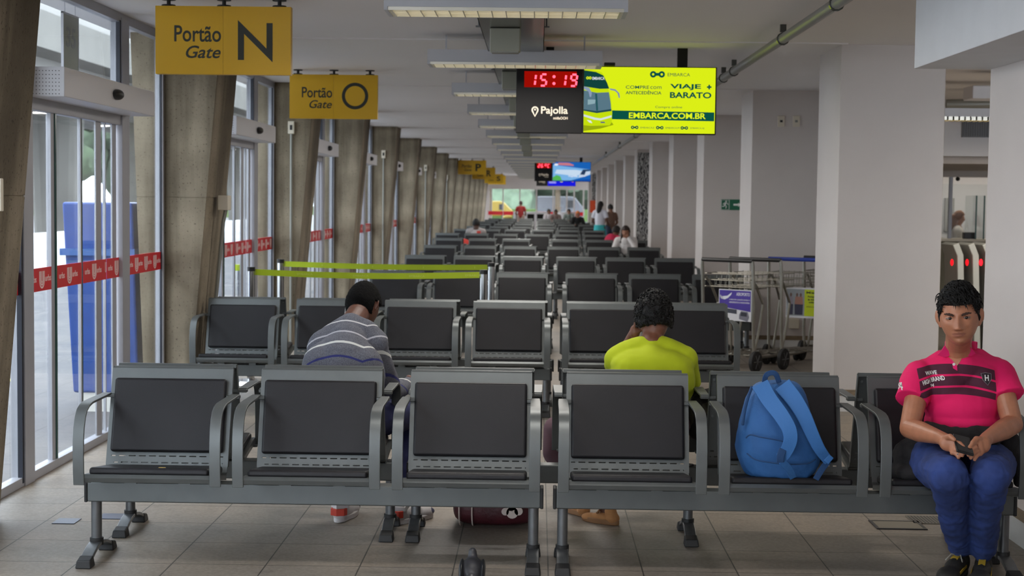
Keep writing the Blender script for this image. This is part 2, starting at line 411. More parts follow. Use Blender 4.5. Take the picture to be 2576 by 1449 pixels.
def vframe(b, y0, y1, z0=0, z1=2.72, d=0.06): b.box(GX - d / 2, GX + d / 2, y0, y1, z0, z1)
def glass_bay(k):
    """glass wall of one bay between two piers: side lights, sliding door, transom"""
    yb = P0 + 0.70 + BAY * k; D = yb - (P0 + 0.70)
    ye = P0 + BAY * (k + 1)
    det = k < 3
    # fixed side windows (frames)
    wnd = thing('window_%d' % (k + 1), None, None, (GX, yb, 0)); struct(wnd)
    f = MB()
    vframe(f, yb, yb + 0.04); vframe(f, 7.93 + D, 8.08 + D, d=0.08); vframe(f, 9.83 + D, 10.0 + D, d=0.08); vframe(f, ye - 0.045, ye - 0.012)
    for z0, z1 in ((0.0, 0.05), (2.69, 2.75)): f.box(GX - 0.03, GX + 0.03, yb, ye, z0, z1)
    f.build('window_frame', M['alu'], wnd, bevel=0.003, bseg=1)
    g = MB()
    for a, c in ((yb + 0.04, 7.93 + D), (10.0 + D, ye - 0.045)): g.box(GX - 0.004, GX + 0.004, a, c, 0.05, 2.69)
    g.box(GX - 0.004, GX + 0.004, 8.08 + D, 9.83 + D, 2.26, 2.69)
    g.build('pane', M['glass'], wnd)
    gk = MB()
    gk.box(GX + 0.006, GX + 0.032, 7.905 + D, 7.93 + D, 0.02, 2.70); gk.box(GX + 0.006, GX + 0.032, 9.80 + D, 9.83 + D, 2.26, 2.70)
    gk.box(GX + 0.006, GX + 0.02, ye - 0.055, ye - 0.047, 0.02, 2.7)
    gk.build('gasket', M['gasket'], wnd)
    if k < 6:
        strip(wnd, yb + 0.04, 7.905 + D); strip(wnd, 10.0 + D, ye - 0.055)
    # sliding door with header box
    dr = thing('door_%d' % (k + 1), None, None, (GX, 9.0 + D, 0)); struct(dr)
    f = MB()
    vframe(f, 8.455 + D, 8.51 + D, 0.0, 2.1, 0.03); vframe(f, 9.35 + D, 9.46 + D, 0, 2.1, 0.012); vframe(f, 9.02 + D, 9.04 + D, 0, 2.1, 0.02); vframe(f, 9.54 + D, 9.55 + D, 0, 2.1, 0.02); vframe(f, 9.71 + D, 9.80 + D, 0, 2.1, 0.012)
    f.box(GX - 0.03, GX + 0.03, 8.08 + D, 9.83 + D, 2.02, 2.10); f.box(GX - 0.02, GX + 0.02, 8.08 + D, 9.83 + D, 0.0, 0.045)
    f.build('door_frame', M['alu'], dr, bevel=0.003, bseg=1)
    g = MB()
    for a, c in ((8.08, 8.455), (8.51, 9.02), (9.04, 9.35), (9.46, 9.54), (9.55, 9.71)): g.box(GX - 0.004, GX + 0.004, a + D, c + D, 0.045, 2.02)
    g.build('pane', M['glass'], dr)
    gk = MB(); gk.box(GX + 0.005, GX + 0.022, 8.512 + D, 8.53 + D, 0.03, 2.03); gk.box(GX + 0.003, GX + 0.012, 9.041 + D, 9.048 + D, 0.03, 2.03)
    gk.build('glass_edge', M['glass_edge'], dr)
    h = MB().box(GX + 0.03, GX + 0.225, 8.04 + D, 9.93 + D, 2.085, 2.245)
    hb = h.build('header_box', M['white_box'], dr, bevel=0.006)
    s = MB().sph((GX + 0.235, 9.02 + D, 2.165), (0.035, 0.075, 0.032), 14, 8)
    sn = s.build('motion_sensor', M['plastic_black'], hb, smooth=True)
    if det:
        d_ = MB()
        for i in range(9):
            for j in range(7): d_.cyl((GX + 0.055 + i * 0.0175, 8.041 + D, 2.10 + j * 0.0205), (GX + 0.055 + i * 0.0175, 8.0385 + D, 2.10 + j * 0.0205), 0.0026, 6)
        d_.build('vent_holes', M['plastic_black'], hb)
    if k < 6:
        for a, c in ((8.08, 8.455), (8.53, 9.02), (9.05, 9.54), (9.55, 9.83)): strip(dr, a + D, c + D)
for k in range(-1, NB): glass_bay(k)
# number sheet seen in the transom of the nearest door
t = thing('gate_number_sheet', 'olive number sheet 35 hanging behind the glass above the nearest sliding door', 'sign', (GX - 0.05, 9.02, 2.3))
MB().box(GX - 0.055, GX - 0.045, 8.88, 9.16, 2.30, 2.63).build('sheet', mat('olive_sheet', (104, 102, 70), 0.5), t)
p = MB(); put_text(p, '35', (GX - 0.0445, 8.93, 2.44), (0, 1, 0), (0, 0, 1), 0.18, 0.12, bold=0.02); p.build('sheet_number', mat('olive_print', (50, 56, 52), 0.5), t)
f = MB()
for a in (8.87, 9.16): f.box(GX - 0.057, GX - 0.042, a, a + 0.01, 2.29, 2.64)
for a in (2.29, 2.63): f.box(GX - 0.057, GX - 0.042, 8.87, 9.17, a, a + 0.01)
for a in (8.92, 9.12): f.box(GX - 0.052, GX - 0.048, a, a + 0.004, 2.62, 2.75)
f.build('sheet_border', M['alu'], t)

# ---------------- right side: deep columns, alcoves, soffit ----------------
EDGE = 3.03
for k in range(-1, NB + 1):
    y0 = 6.72 + BAY * k
    if y0 > YEND: break
    b = MB().box(CXR, EDGE, y0, y0 + 0.86, 0, CEIL + 0.01)
    struct(b.build('wall_right', M['wall'], bevel=0.004, bseg=1))
    b = MB(); b.box(CXR - 0.012, EDGE + 0.0, y0 - 0.012, y0 + 0.872, 0, 0.12)
    struct(b.build('baseboard_right', M['skirt']))
    b = MB(); b.box(CXR - 0.016, EDGE, y0 - 0.016, y0 + 0.876, 0.12, 0.165)
    struct(b.build('trim_2', M['wood']))
    if k >= 1:
        b = MB().box(EDGE, EDGE + 0.15, y0 + 0.86, y0 + BAY, 0, CEIL + 0.01); struct(b.build('wall_right', M['wall']))
struct(MB().box(1.87, 3.6, -6, 7.58, 2.24, CEIL + 0.01).build('trim_3', mat('soffit_paint', (205, 205, 206), 0.7, var=0.02), bevel=0.004, bseg=1))
struct(MB().box(EDGE, EDGE + 0.15, -6, 7.56, 0, CEIL).build('wall_right', M['wall']))
# carved panel on two far columns
def mural(y, x0, x1, label):
    m = mat('carved_panel', (120, 120, 120), 0.7); nt = m.node_tree; b = nt.nodes['Principled BSDF']
    tc = nt.nodes.new('ShaderNodeTexCoord'); wv = nt.nodes.new('ShaderNodeTexWave'); wv.inputs['Scale'].default_value = 5; wv.inputs['Distortion'].default_value = 14; wv.inputs['Detail'].default_value = 3; wv.inputs['Detail Scale'].default_value = 1.6
    r = nt.nodes.new('ShaderNodeValToRGB'); r.color_ramp.elements[0].position = 0.35; r.color_ramp.elements[1].position = 0.7
    r.color_ramp.elements[0].color = (*lin((58, 58, 60)), 1); r.color_ramp.elements[1].color = (*lin((170, 168, 166)), 1)
    nt.links.new(tc.outputs['Object'], wv.inputs['Vector']); nt.links.new(wv.outputs['Fac'], r.inputs[0]); nt.links.new(r.outputs[0], b.inputs['Base Color'])
    tag(MB().box(x0, x1, y - 0.03, y, 0.1, 2.68).build('carved_panel', m), label, 'mural')
mural(6.72 + BAY * 6 - 0.001, CXR + 0.02, EDGE, 'tall grey swirl-patterned panel covering one far column on the right')
mural(6.72 + BAY * 12 - 0.001, CXR - 0.02, EDGE, 'narrow dark patterned panel at the far end of the right wall')

# sockets, exit sign
def socket(px, py, Y, label, sz=0.075):
    p = pix(px, py, Y); t = thing('wall_socket', label, 'socket', (p.x, Y, p.z))
    MB().box(p.x - sz / 2, p.x + sz / 2, Y - 0.014, Y - 0.0005, p.z - sz * .78, p.z + sz * .78).build('cover_plate', M['beige_plate'], t, bevel=0.004)
    MB().box(p.x - 0.014, p.x + 0.014, Y - 0.017, Y - 0.013, p.z - 0.012, p.z + 0.012).build('outlet', M['plastic_black'] if px < 1990 else M['pipe'], t)
socket(1965, 305, 15.92, 'cream wall socket with a dark centre, left of the pair high on the alcove wall')
socket(2003, 305, 15.92, 'cream wall socket with a grey centre, right of the pair high on the alcove wall')
Yx = 20.52; p0 = pix(1813, 528, Yx); p1 = pix(1862, 502, Yx)
t = thing('exit_sign', 'green emergency exit sign with running man on the wall behind the luggage carts', 'sign', (p0.x, Yx, p0.z))
MB().box(p0.x, p0.x + 0.36, Yx - 0.012, Yx - 0.0005, p0.z, p1.z).build('sign_plate', M['green_sign'], t)
q = MB(); fx, fz = p0.x, p0.z; fn = lambda a, c, d: (fx + a, Yx - 0.0125 - d, fz + c)
for (z0, z1) in ((0.004, 0.007), (0.132, 0.135)): q.prism([(0.0, z0), (0.115, z0), (0.115, z1), (0.0, z1)], fn, 0, 0.001)
stroke(q, [(0.004, 0.004), (0.004, 0.136)], 0.006, fn); stroke(q, [(0.112, 0.004), (0.112, 0.136)], 0.006, fn)
q.prism(arc((0.070, 0.115), 0.011, 0, 340, 12), fn, 0, 0.001)
stroke(q, [(0.065, 0.10), (0.052, 0.062)], 0.02, fn); stroke(q, [(0.052, 0.064), (0.075, 0.05), (0.066, 0.02)], 0.011, fn)
stroke(q, [(0.052, 0.064), (0.036, 0.046), (0.016, 0.05)], 0.011, fn); stroke(q, [(0.066, 0.098), (0.09, 0.088), (0.098, 0.07)], 0.009, fn); stroke(q, [(0.062, 0.098), (0.038, 0.09), (0.03, 0.07)], 0.009, fn)
q.prism([(0.17, 0.06), (0.235, 0.06), (0.235, 0.085), (0.17, 0.085)], fn, 0, 0.001); q.prism([(0.235, 0.045), (0.27, 0.0725), (0.235, 0.10)], fn, 0, 0.001)
q.build('sign_pictogram', M['white_print'], t)

# ---------------- end wall: glazed end with red strip ----------------
we = thing('window_end', None, None, (0, YEND, 0)); struct(we)
f = MB(); f.box(-3.1, 3.3, YEND, YEND + 0.2, 2.1, CEIL); f.box(-3.1, -2.3, YEND + 0.05, YEND + 0.12, 0, 2.2)
for x in (-2.75, -2.2, -1.65, -0.85, -0.05, 0.75, 1.4, 1.75, 2.2): f.box(x - 0.03, x + 0.03, YEND - 0.02, YEND + 0.08, 0, 2.12)
f.build('window_frame', M['wall'], we)
MB().box(-2.3, 3.2, YEND + 0.02, YEND + 0.03, 0, 2.1).build('pane', M['glass'], we)
q = MB()
for a, c in ((-2.35, -1.65), (-1.62, -0.9), (-0.05, 0.75), (1.4, 2.18)): q.box(a, c, YEND - 0.03, YEND - 0.028, 0.86, 1.04)
q.build('safety_strip', M['red_strip'], we)

# ---------------- concourse seen through the opening on the right ----------------
struct(MB().box(3.27, 12, 27.0, 27.2, 0, CEIL).build('wall_back', M['wall']))
struct(MB().box(11.9, 12.1, -6, 27, 0, CEIL).build('wall_side', M['wall']))
yb = 21.0
def zz(x, y, Y): return pix(x, y, Y).z
a = pix(2383, 600, yb); c = pix(2476, 600, yb)
# bulkhead over the ticket windows with lit face and grille
b = MB().box(4.6, 8.2, 17.2, 17.6, zz(2430, 393, 17.2), CEIL); struct(b.build('trim_4', M['white_box']))
b = MB().box(4.6, 8.2, 17.6, yb + 0.3, zz(2430, 420, 19), zz(2430, 393, 17.2) + 0.1); struct(b.build('trim_5', M['wall']))
t = thing('air_grille', 'grey louvred air grille on the white bulkhead above the ticket counter', 'vent', (5, 17.2, 2.2))
p0 = pix(2420, 345, 17.17); p1 = pix(2492, 303, 17.17)
MB().box(p0.x, p1.x, 17.16, 17.199, p0.z, p1.z).build('grille_frame', mat('grille_grey', (120, 122, 128), 0.5), t)
q = MB()
for i in range(12): q.box(p0.x + 0.01 + i * 0.026, p0.x + 0.022 + i * 0.026, 17.15, 17.16, p0.z + 0.01, p1.z - 0.01)
q.build('grille_slats', mat('grille_dark', (92, 94, 100), 0.5), t)
# ceiling lamp fixture and pipes there
t = thing('hanging_light', 'white louvred light fixture beyond the opening on the right', 'ceiling light', (5, 14.5, 2.5))
p0 = pix(2386, 298, 14.5); p1 = pix(2490, 255, 14.5)
MB().box(p0.x - 0.4, p1.x + 0.6, 14.5, 14.8, p0.z + 0.02, p0.z + 0.10).build('lamp_housing', M['fixture'], t)
q = MB()
for i in range(26): q.box(p0.x - 0.4 + i * 0.055, p0.x - 0.385 + i * 0.055, 14.5, 14.8, p0.z - 0.015, p0.z + 0.02)
q.box(p0.x - .4, p1.x + .6, 14.5, 14.51, p0.z - .015, p0.z + .02); q.build('louvre', M['louvre'], t)
MB().box(p0.x - .38, p1.x + .58, 14.55, 14.75, p0.z + 0.012, p0.z + 0.019).build('light_tube', emat('warm_tube', (255, 226, 150), 3.0), t)
for lx, ly, le in ((5.3, 14.65, 60), (5.5, 10.5, 60), (7.5, 18.8, 50)):  # lights added to brighten the concourse; only the first is by a fixture
    ld = bpy.data.lights.new('concourse_lamp_fill', 'AREA'); ld.shape = 'RECTANGLE'; ld.size = 1.4; ld.size_y = 0.25; ld.energy = le; ld.color = (1.0, 0.94, 0.82)
    lo = bpy.data.objects.new('concourse_lamp_fill', ld); C.objects.link(lo); lo.location = (lx, ly, 2.3)
p0 = pix(2430, 252, 13.5); p1 = pix(2500, 225, 13.5)
t = tag(MB().box(p0.x, p1.x + 0.4, 13.3, 13.6, p0.z, p1.z + 0.02).build('hanging_light', M['white_box'], bevel=0.01), 'plain white ceiling box high beside the right wall opening', 'ceiling light')
q = MB(); q.cyl(pix(2380, 262, 15.5), pix(2380, 262, 15.5) + V((3, -0.4, 0.02)), 0.05); q.cyl(pix(2380, 282, 15.5), pix(2380, 282, 15.5) + V((3, 0, 0.0)), 0.035)
tag(q.build('ceiling_pipe', M['pipe']), 'pair of dark pipes running below the concourse ceiling', 'pipe')
# ticket counter
t = thing('ticket_booth', 'ticket booth with glass screen and pale counter beyond the opening on the right', 'booth', (6, yb, 0))
b = MB().box(5.0, 8.2, yb - 0.15, yb + 0.35, a.z - 0.035, a.z); b.build('counter_top', mat('counter_stone', (214, 204, 184), 0.4), t)
MB().box(5.0, 8.2, yb + 0.1, yb + 0.3, 0, a.z - 0.035).build('counter_front', mat('counter_dark', (116, 108, 86), 0.6), t)
MB().box(5.0, 8.2, yb + 0.1, yb + 0.112, a.z, 1.86).build('booth_glass', M['glass'], t)
p = pix(2456, 500, yb - .1)
q = MB(); q.box(p.x - 0.02, p.x, yb - 0.15, yb + 0.35, a.z, zz(2460, 492, yb)); q.box(p.x + 0.09, p.x + 0.11, yb - 0.15, yb + 0.35, a.z, zz(2460, 492, yb)); q.build('side_screen', M['glass'], t)
for dx in (-0.01, 0.10): MB().box(p.x + dx - 0.012, p.x + dx + 0.008, yb - 0.16, yb - 0.15, a.z, zz(2460, 492, yb)).build('screen_edge', M['glass_edge'], t)
MB().box(5.0, 8.2, yb + 0.08, yb + 0.32, zz(2430, 445, yb), zz(2430, 420, 19) + 0.02).build('booth_head', M['wall'], t)
MB().box(pix(2392, 500, yb).x, pix(2400, 500, yb).x, yb + 0.08, yb + 0.13, a.z, zz(2430, 445, yb)).build('booth_post', M['alu'], t)
# inner back wall of the booth, lamp in it
MB().box(5.0, 8.2, yb + 1.9, yb + 2.0, 0, 2.4).build('booth_back', M['white_box'], t)
MB().box(5.6, 7.6, yb + 0.9, yb + 1.1, 2.05, 2.08).build('booth_lamp', emat('booth_lamp', (255, 245, 225), 9.0), t)
q = MB(); p = pix(2388, 540, yb + 1.8); q.box(p.x - .05, p.x + 0.09, yb + 1.86, yb + 1.9, p.z - 0.25, p.z + 0.25); q.build('notice_board', mat('notice_grey', (150, 150, 150), 0.6), t)
p = pix(2412, 450, yb); tag(MB().sph((p.x, yb + 0.05, p.z), 0.03).build('dome_camera', M['plastic_black'], smooth=True), 'small dark dome camera above the ticket window', 'camera')
# turnstiles
def gate_post(px, i):
    p = pix(px, 612, 16.0); t = thing('turnstile', ['leftmost of the three slim turnstile posts below the ticket counter', 'middle one of the three slim turnstile posts below the ticket counter', 'rightmost of the three slim turnstile posts, with the brightest red light'][i], 'turnstile', (p.x, 16.0, 0), 'turnstiles beyond the opening')
    zt = p.z; b = MB(); b.ribbon([(p.x + 0.10, 16.0, 0), (p.x + 0.05, 16.0, zt - 0.12), (p.x, 16.0, zt)], (0, 1, 0), 0.5, 0.07)
    b.build('post_body', mat('turnstile_white', (136, 136, 132), 0.4), t, bevel=0.01)
    q = pix(px + 4, 660, 15.75); MB().sph((q.x + 0.01, 15.745, q.z), (0.016, 0.012, 0.035)).build('status_light', emat('status_red', (255, 20, 30), [2.0, 2.0, 5.0][i]), t, smooth=True)
for i, px in enumerate((2388, 2426, 2461)): gate_post(px, i)

# ---------------- outside ----------------
struct(MB().box(-70, -2.76, -20, 160, -0.16, -0.04).build('ground', M['pave']))
struct(MB().box(-70, 70, YEND + 0.3, 200, -0.17, -0.06).build('ground', M['pave']))
OC = mat('outside_concrete', (128, 127, 124), 0.85, var=0.12, vscale=0.6, vstretch=(1, 0.3, 2)); OC2 = mat('outside_concrete_dark', (98, 97, 93), 0.85, var=0.12, vscale=1)
v = thing('viaduct', 'pale concrete viaduct over the bus bays outside the glass', 'viaduct', (-13, 30, 0))
MB().box(-16, -11.4, -20, 88, 3.9, 4.7).build('girder', OC, v)
MB().box(-17, -10.6, -20, 88, 4.7, 5.5).build('deck', OC2, v)
MB().box(-10.8, -10.6, -20, 88, 5.5, 6.8).build('parapet', OC, v)
for i in range(10):
    y = -2 + 8.5 * i + 0.0
    MB().cone((-13, y, -0.05), (-13, y, 3.9), 0.55, 0.75, 16).build('viaduct_column', OC2, v)
w1 = tag(MB().box(-9.3, -9.0, -20, 120, -0.05, 0.85).build('kerb_wall', mat('white_wall', (225, 226, 226), 0.7)), 'low white wall along the bus lane outside', 'wall', kind='structure')
# blue container in front of the outer leg
t = thing('blue_container', 'tall blue tapered container on a white plinth outside the glass doors', 'container', (-3.4, 11.2, 0))
q = MB(); y0, y1 = 11.0, 11.75
q.add([(-3.42, y0, 0.10), (-2.93, y0, 0.10), (-2.93, y1, 0.10), (-3.42, y1, 0.10), (-3.48, y0 - .05, 1.51), (-2.96, y0 - .05, 1.51), (-2.96, y1 + .05, 1.51), (-3.48, y1 + .05, 1.51)],
      [(0, 3, 2, 1), (4, 5, 6, 7), (0, 1, 5, 4), (1, 2, 6, 5), (2, 3, 7, 6), (3, 0, 4, 7)])
q.build('container_body', mat('blue_paint', (18, 62, 134), 0.45, var=0.08), t, bevel=0.02)
MB().box(-3.49, -2.94, 10.93, 11.82, 1.12, 1.17).build('rim_band', mat('blue_band', (40, 84, 146), 0.4), t)
MB().box(-3.38, -2.95, 11.02, 11.7, -0.04, 0.10).build('plinth', mat('plinth_white', (205, 203, 196), 0.7), t)
t = thing('marker_post', 'thin post with a yellow tip beside the blue container outside', 'post', (-3.52, 11.5, -0.04))
MB().cyl((-3.52, 11.5, -0.04), (-3.52, 11.5, 0.55), 0.012, 8).build('post', M['pipe'], t)
MB().cone((-3.52, 11.5, 0.55), (-3.54, 11.5, 0.86), 0.03, 0.045).build('yellow_tip', mat('yellow_paint', (190, 160, 20), 0.5), t)
q = MB(); q.box(-5.6, -4.5, 12.5, 12.9, -0.04, -0.036); struct(q.build('ground', mat('yellow_line', (205, 205, 110), 0.7)))
# trees and buildings far outside
leafm = [mat('tree_leaves', (56, 72, 50), 0.9, var=0.35, vscale=1.2), mat('tree_leaves_light', (92, 108, 88), 0.9, var=0.3, vscale=1.2)]
def tree(x, y, h, r, label, k=0):
    t = thing('tree', label, 'tree', (x, y, 0), 'trees outside')
    MB().cone((x, y, -0.05), (x, y, h * 0.5), 0.25, 0.15).build('trunk', mat('bark', (90, 76, 60), 0.9), t)
    q = MB(); rnd = random.Random(int(x * 7 + y))
    for i in range(26):
        a = rnd.uniform(0, 6.28); d = r * rnd.uniform(0, .75); q.sph((x + d * math.cos(a), y + d * math.sin(a), h * rnd.uniform(0.38, 0.92)), r * rnd.uniform(0.25, 0.45), 10, 7)
    q.build('crown', leafm[k], t, smooth=True, noisef=lambda p: 0.5 * noise.noise(p * 1.1))
for i, (x, y, h, r) in enumerate(((-34, 105, 9, 4.5), (-44, 110, 10, 5), (-31, 75, 8, 4), (-23, 130, 9, 4), (-52, 120, 11, 5))):
    tree(x, y, h, r, ['broad green tree far beyond the bus lane', 'taller green tree behind the broad one', 'green tree seen through the second glass door', 'small green tree past the viaduct columns', 'green tree at the far left of the bus station'][i], i % 2)
for i, (x, y, h, r) in enumerate(((-9.5, 104, 8, 2.8), (-3.6, 111, 9, 2.6), (1.5, 112.5, 8, 2.6), (7, 104, 9, 3.0), (12, 110, 8, 3))):
    tree(x, y, h, r, ['pale green tree outside the far end, left edge', 'pale green tree outside the far end, second from left', 'pale green tree centred outside the far glass end', 'pale green tree outside the far end, right of centre', 'pale green tree outside the far end, right edge'][i], 1)
t = MB(); rnd = random.Random(3)
for i in range(90): t.sph((rnd.uniform(-60, 30), rnd.uniform(135, 150), rnd.uniform(1, 9)), rnd.uniform(2.2, 4.0), 10, 7)
tag(t.build('tree_line', leafm[1], smooth=True, noisef=lambda p: 0.9 * noise.noise(p * 0.5)), 'soft green line of trees on the horizon outside', 'trees', kind='stuff')
struct(MB().box(-60, 40, 118, 119, -0.05, 0.9).build('ground', mat('far_grass', (92, 116, 62), 0.9, var=0.2)))
def vehicle(name, label, x, y, L, Wd, H, m):
    t = thing(name, label, 'van', (x, y, 0)); b = MB()
    b.prism([(-L / 2, 0.35), (L / 2, 0.35), (L / 2, H * 0.5), (L / 2 - 0.7, H * 0.95), (L / 2 - 1.0, H), (-L / 2, H)], lambda a, c, d: (x + a, y + d, c), -Wd / 2, Wd / 2)
    b.build('body', m, t, bevel=0.08)
    MB().box(x + L * 0.1, x + L / 2 - 0.75, y - Wd / 2 - 0.01, y + Wd / 2 + 0.01, H * 0.55, H * 0.85).build('side_window', M['plastic_black'], t)
    for dx in (-L * 0.32, L * 0.3):
        MB().cyl((x + dx, y - Wd / 2 - .02, 0.3), (x + dx, y + Wd / 2 + .02, 0.3), 0.34, 18).build('wheel', M['rubber'], t)
vehicle('delivery_van', 'white van parked outside the glass far end', 1.8, 116, 3.6, 1.8, 1.9, mat('van_white', (92, 92, 98), 0.4))
vehicle('yellow_van', 'small yellow vehicle outside the far end, at its left', -3.2, 116, 2.6, 1.5, 1.5, mat('yellow_car', (150, 124, 40), 0.4))
struct(MB().box(-3.1, 3.3, -9.2, -9.0, 0, CEIL).build('wall_rear', M['wall']))
# ---------------- ceiling: cable tray, louvred lights, boxes, pipe ----------------
TX0, TX1 = -0.365, 0.03
t = thing('cable_tray', 'long grey metal cable tray running below the middle of the ceiling', 'cable tray', (-0.17, 7, 2.62))
q = MB()
for y0, y1 in [(7.9 + 3.05 * k + 0.155, 7.9 + 3.05 * (k + 1) - 0.155) for k in range(-1, 6)]:
    q.box(TX0, TX1, y0, y1, 2.62, 2.626); q.box(TX0, TX0 + 0.004, y0, y1, 2.62, 2.69); q.box(TX1 - 0.004, TX1, y0, y1, 2.62, 2.69)
q.build('tray_base', M['tray'], t)
q = MB()
for i in range(7):
    y = 6.3 + 3.05 * i
    for x in (TX0 - 0.012, TX1 + 0.012):
        q.cyl((x, y, 2.63), (x, y, CEIL), 0.005, 6)
    q.box(TX0 - 0.03, TX1 + 0.03, y - 0.015, y + 0.015, 2.626, 2.634)
q.build('hanger_rods', M['steel_leg'], t)
def make_fixture():
    t = thing('louvre_light', None, 'ceiling light', (0, 0, 0), 'louvred ceiling lights over the seating')
    Wf, Df, z0, z1 = 1.25, 0.30, -0.105, 0.0
    b = MB()
    b.add([(-Wf/2, -Df/2, z1), (Wf/2, -Df/2, z1), (Wf/2, Df/2, z1), (-Wf/2, Df/2, z1), (-Wf/2, -Df/2, z0 + 0.02), (Wf/2, -Df/2, z0 + 0.02), (Wf/2, Df/2, z0 + 0.02), (-Wf/2, Df/2, z0 + 0.02)],
          [(0, 1, 2, 3), (0, 4, 5, 1), (1, 5, 6, 2), (2, 6, 7, 3), (3, 7, 4, 0)])
    b.box(-Wf/2, Wf/2, -Df/2, -Df/2 + 0.008, z0 + 0.018, z0 + 0.022)
    b.box(-Wf/2, Wf/2, Df/2 - 0.012, Df/2, z0 + 0.0, z0 + 0.02)
    b.box(-Wf/2, -Wf/2 + 0.02, -Df/2, Df/2, z0, z0 + 0.02); b.box(Wf/2 - 0.02, Wf/2, -Df/2, Df/2, z0, z0 + 0.02)
    for x in (-0.5, 0.5): b.box(x - 0.006, x + 0.006, -0.006, 0.006, 0, 0.12)
    b.build('lamp_housing', M['fixture'], t)
    q = MB(); n = 16
    for i in range(n + 1):
        x = -Wf/2 + 0.04 + (Wf - 0.08) * i / n
        q.box(x - 0.0025, x + 0.0025, -Df/2 + 0.012, Df/2 - 0.012, z0, z0 + 0.045)
    for y in (-0.138, -0.07, 0.0, 0.07, 0.138): q.box(-Wf/2 + 0.02, Wf/2 - 0.02, y - 0.002, y + 0.002, z0, z0 + 0.045)
    q.build('louvre', M['louvre'], t)
    q = MB()
    for y in (-0.07, 0.07): q.cyl((-Wf/2 + 0.04, y, z0 + 0.07), (Wf/2 - 0.04, y, z0 + 0.07), 0.013, 10)
    q.build('light_tube', M['tube_lamp'], t)
    return t
LS = 1.0
fx0 = make_fixture(); fx0.location = (-0.175, 7.9, 2.632)
index_kids()
ordw = ['nearest', 'second nearest', 'third', 'fourth', 'fifth', 'sixth', 'seventh', 'eighth', 'ninth', 'tenth', 'eleventh', 'twelfth', 'thirteenth', 'fourteenth', 'fifteenth', 'sixteenth', 'seventeenth', 'eighteenth', 'nineteenth', 'twentieth', 'last', 'last']
for k in range(-3, 21):  # lights behind the camera are unseen fill, added without fixtures
    y = 7.9 + 3.05 * k
    if k != 0 and k >= 0:
        o = copy_tree(fx0); o.location = (-0.175, y, 2.632)
    else: o = fx0
    if k >= 0: o['label'] = 'wide grey louvred light across the ceiling tray, %s one from the camera' % ordw[k]
    ld = bpy.data.lights.new('lamp_light', 'AREA'); ld.shape = 'RECTANGLE'; ld.size = 1.1; ld.size_y = 0.2; ld.energy = LAMPW; ld.color = (1.0, 0.95, 0.89)
    lo = bpy.data.objects.new('lamp_light', ld); C.objects.link(lo); lo.location = (-0.175, y, 2.49)
# small boxes below the tray
for k in range(8):
    y = 9.3 + 3.1 * k
    if k == 0:
        b0 = thing('ceiling_box', None, 'box', (-0.21, y, 2.475), 'grey boxes hanging under the cable tray')
        MB().box(-0.306, -0.118, y, y + 0.12, 2.475, 2.618).build('box_cover', M['driver'], b0, bevel=0.008)
        MB().box(-0.295, -0.129, y + 0.008, y + 0.11, 2.468, 2.476).build('box_lip', M['pipe'], b0)
        index_kids(); o = b0
    else: o = copy_tree(b0); o.location = (-0.21, y, 2.475)
    o['label'] = 'square grey-beige box hanging under the cable tray, %s from the camera' % ordw[k]
# conduit along the right of the ceiling
a = V((1.30, 6.0, 2.66)); 
t = thing('ceiling_conduit', 'grey conduit pipe with clamps running along the right side of the ceiling', 'pipe', (1.3, 7, 2.66))
p1 = pix(2130, 0, 1.085 * 3780 / 510); XP = p1.x
q = MB(); q.cyl((XP, 5, 2.655), (XP, 60, 2.655), 0.034, 12); q.build('pipe_run', M['pipe'], t, smooth=True)
for i, y in enumerate((7.4, 8.3, 10.1, 12.6, 13.3, 15.4, 18, 21, 25, 30, 36)):
    q = MB(); q.cyl((XP, y, 2.655), (XP, y + 0.03, 2.655), 0.043, 12); q.box(XP - 0.02, XP + 0.02, y, y + 0.03, 2.70, CEIL); q.build('pipe_clamp', M['tray'], t)

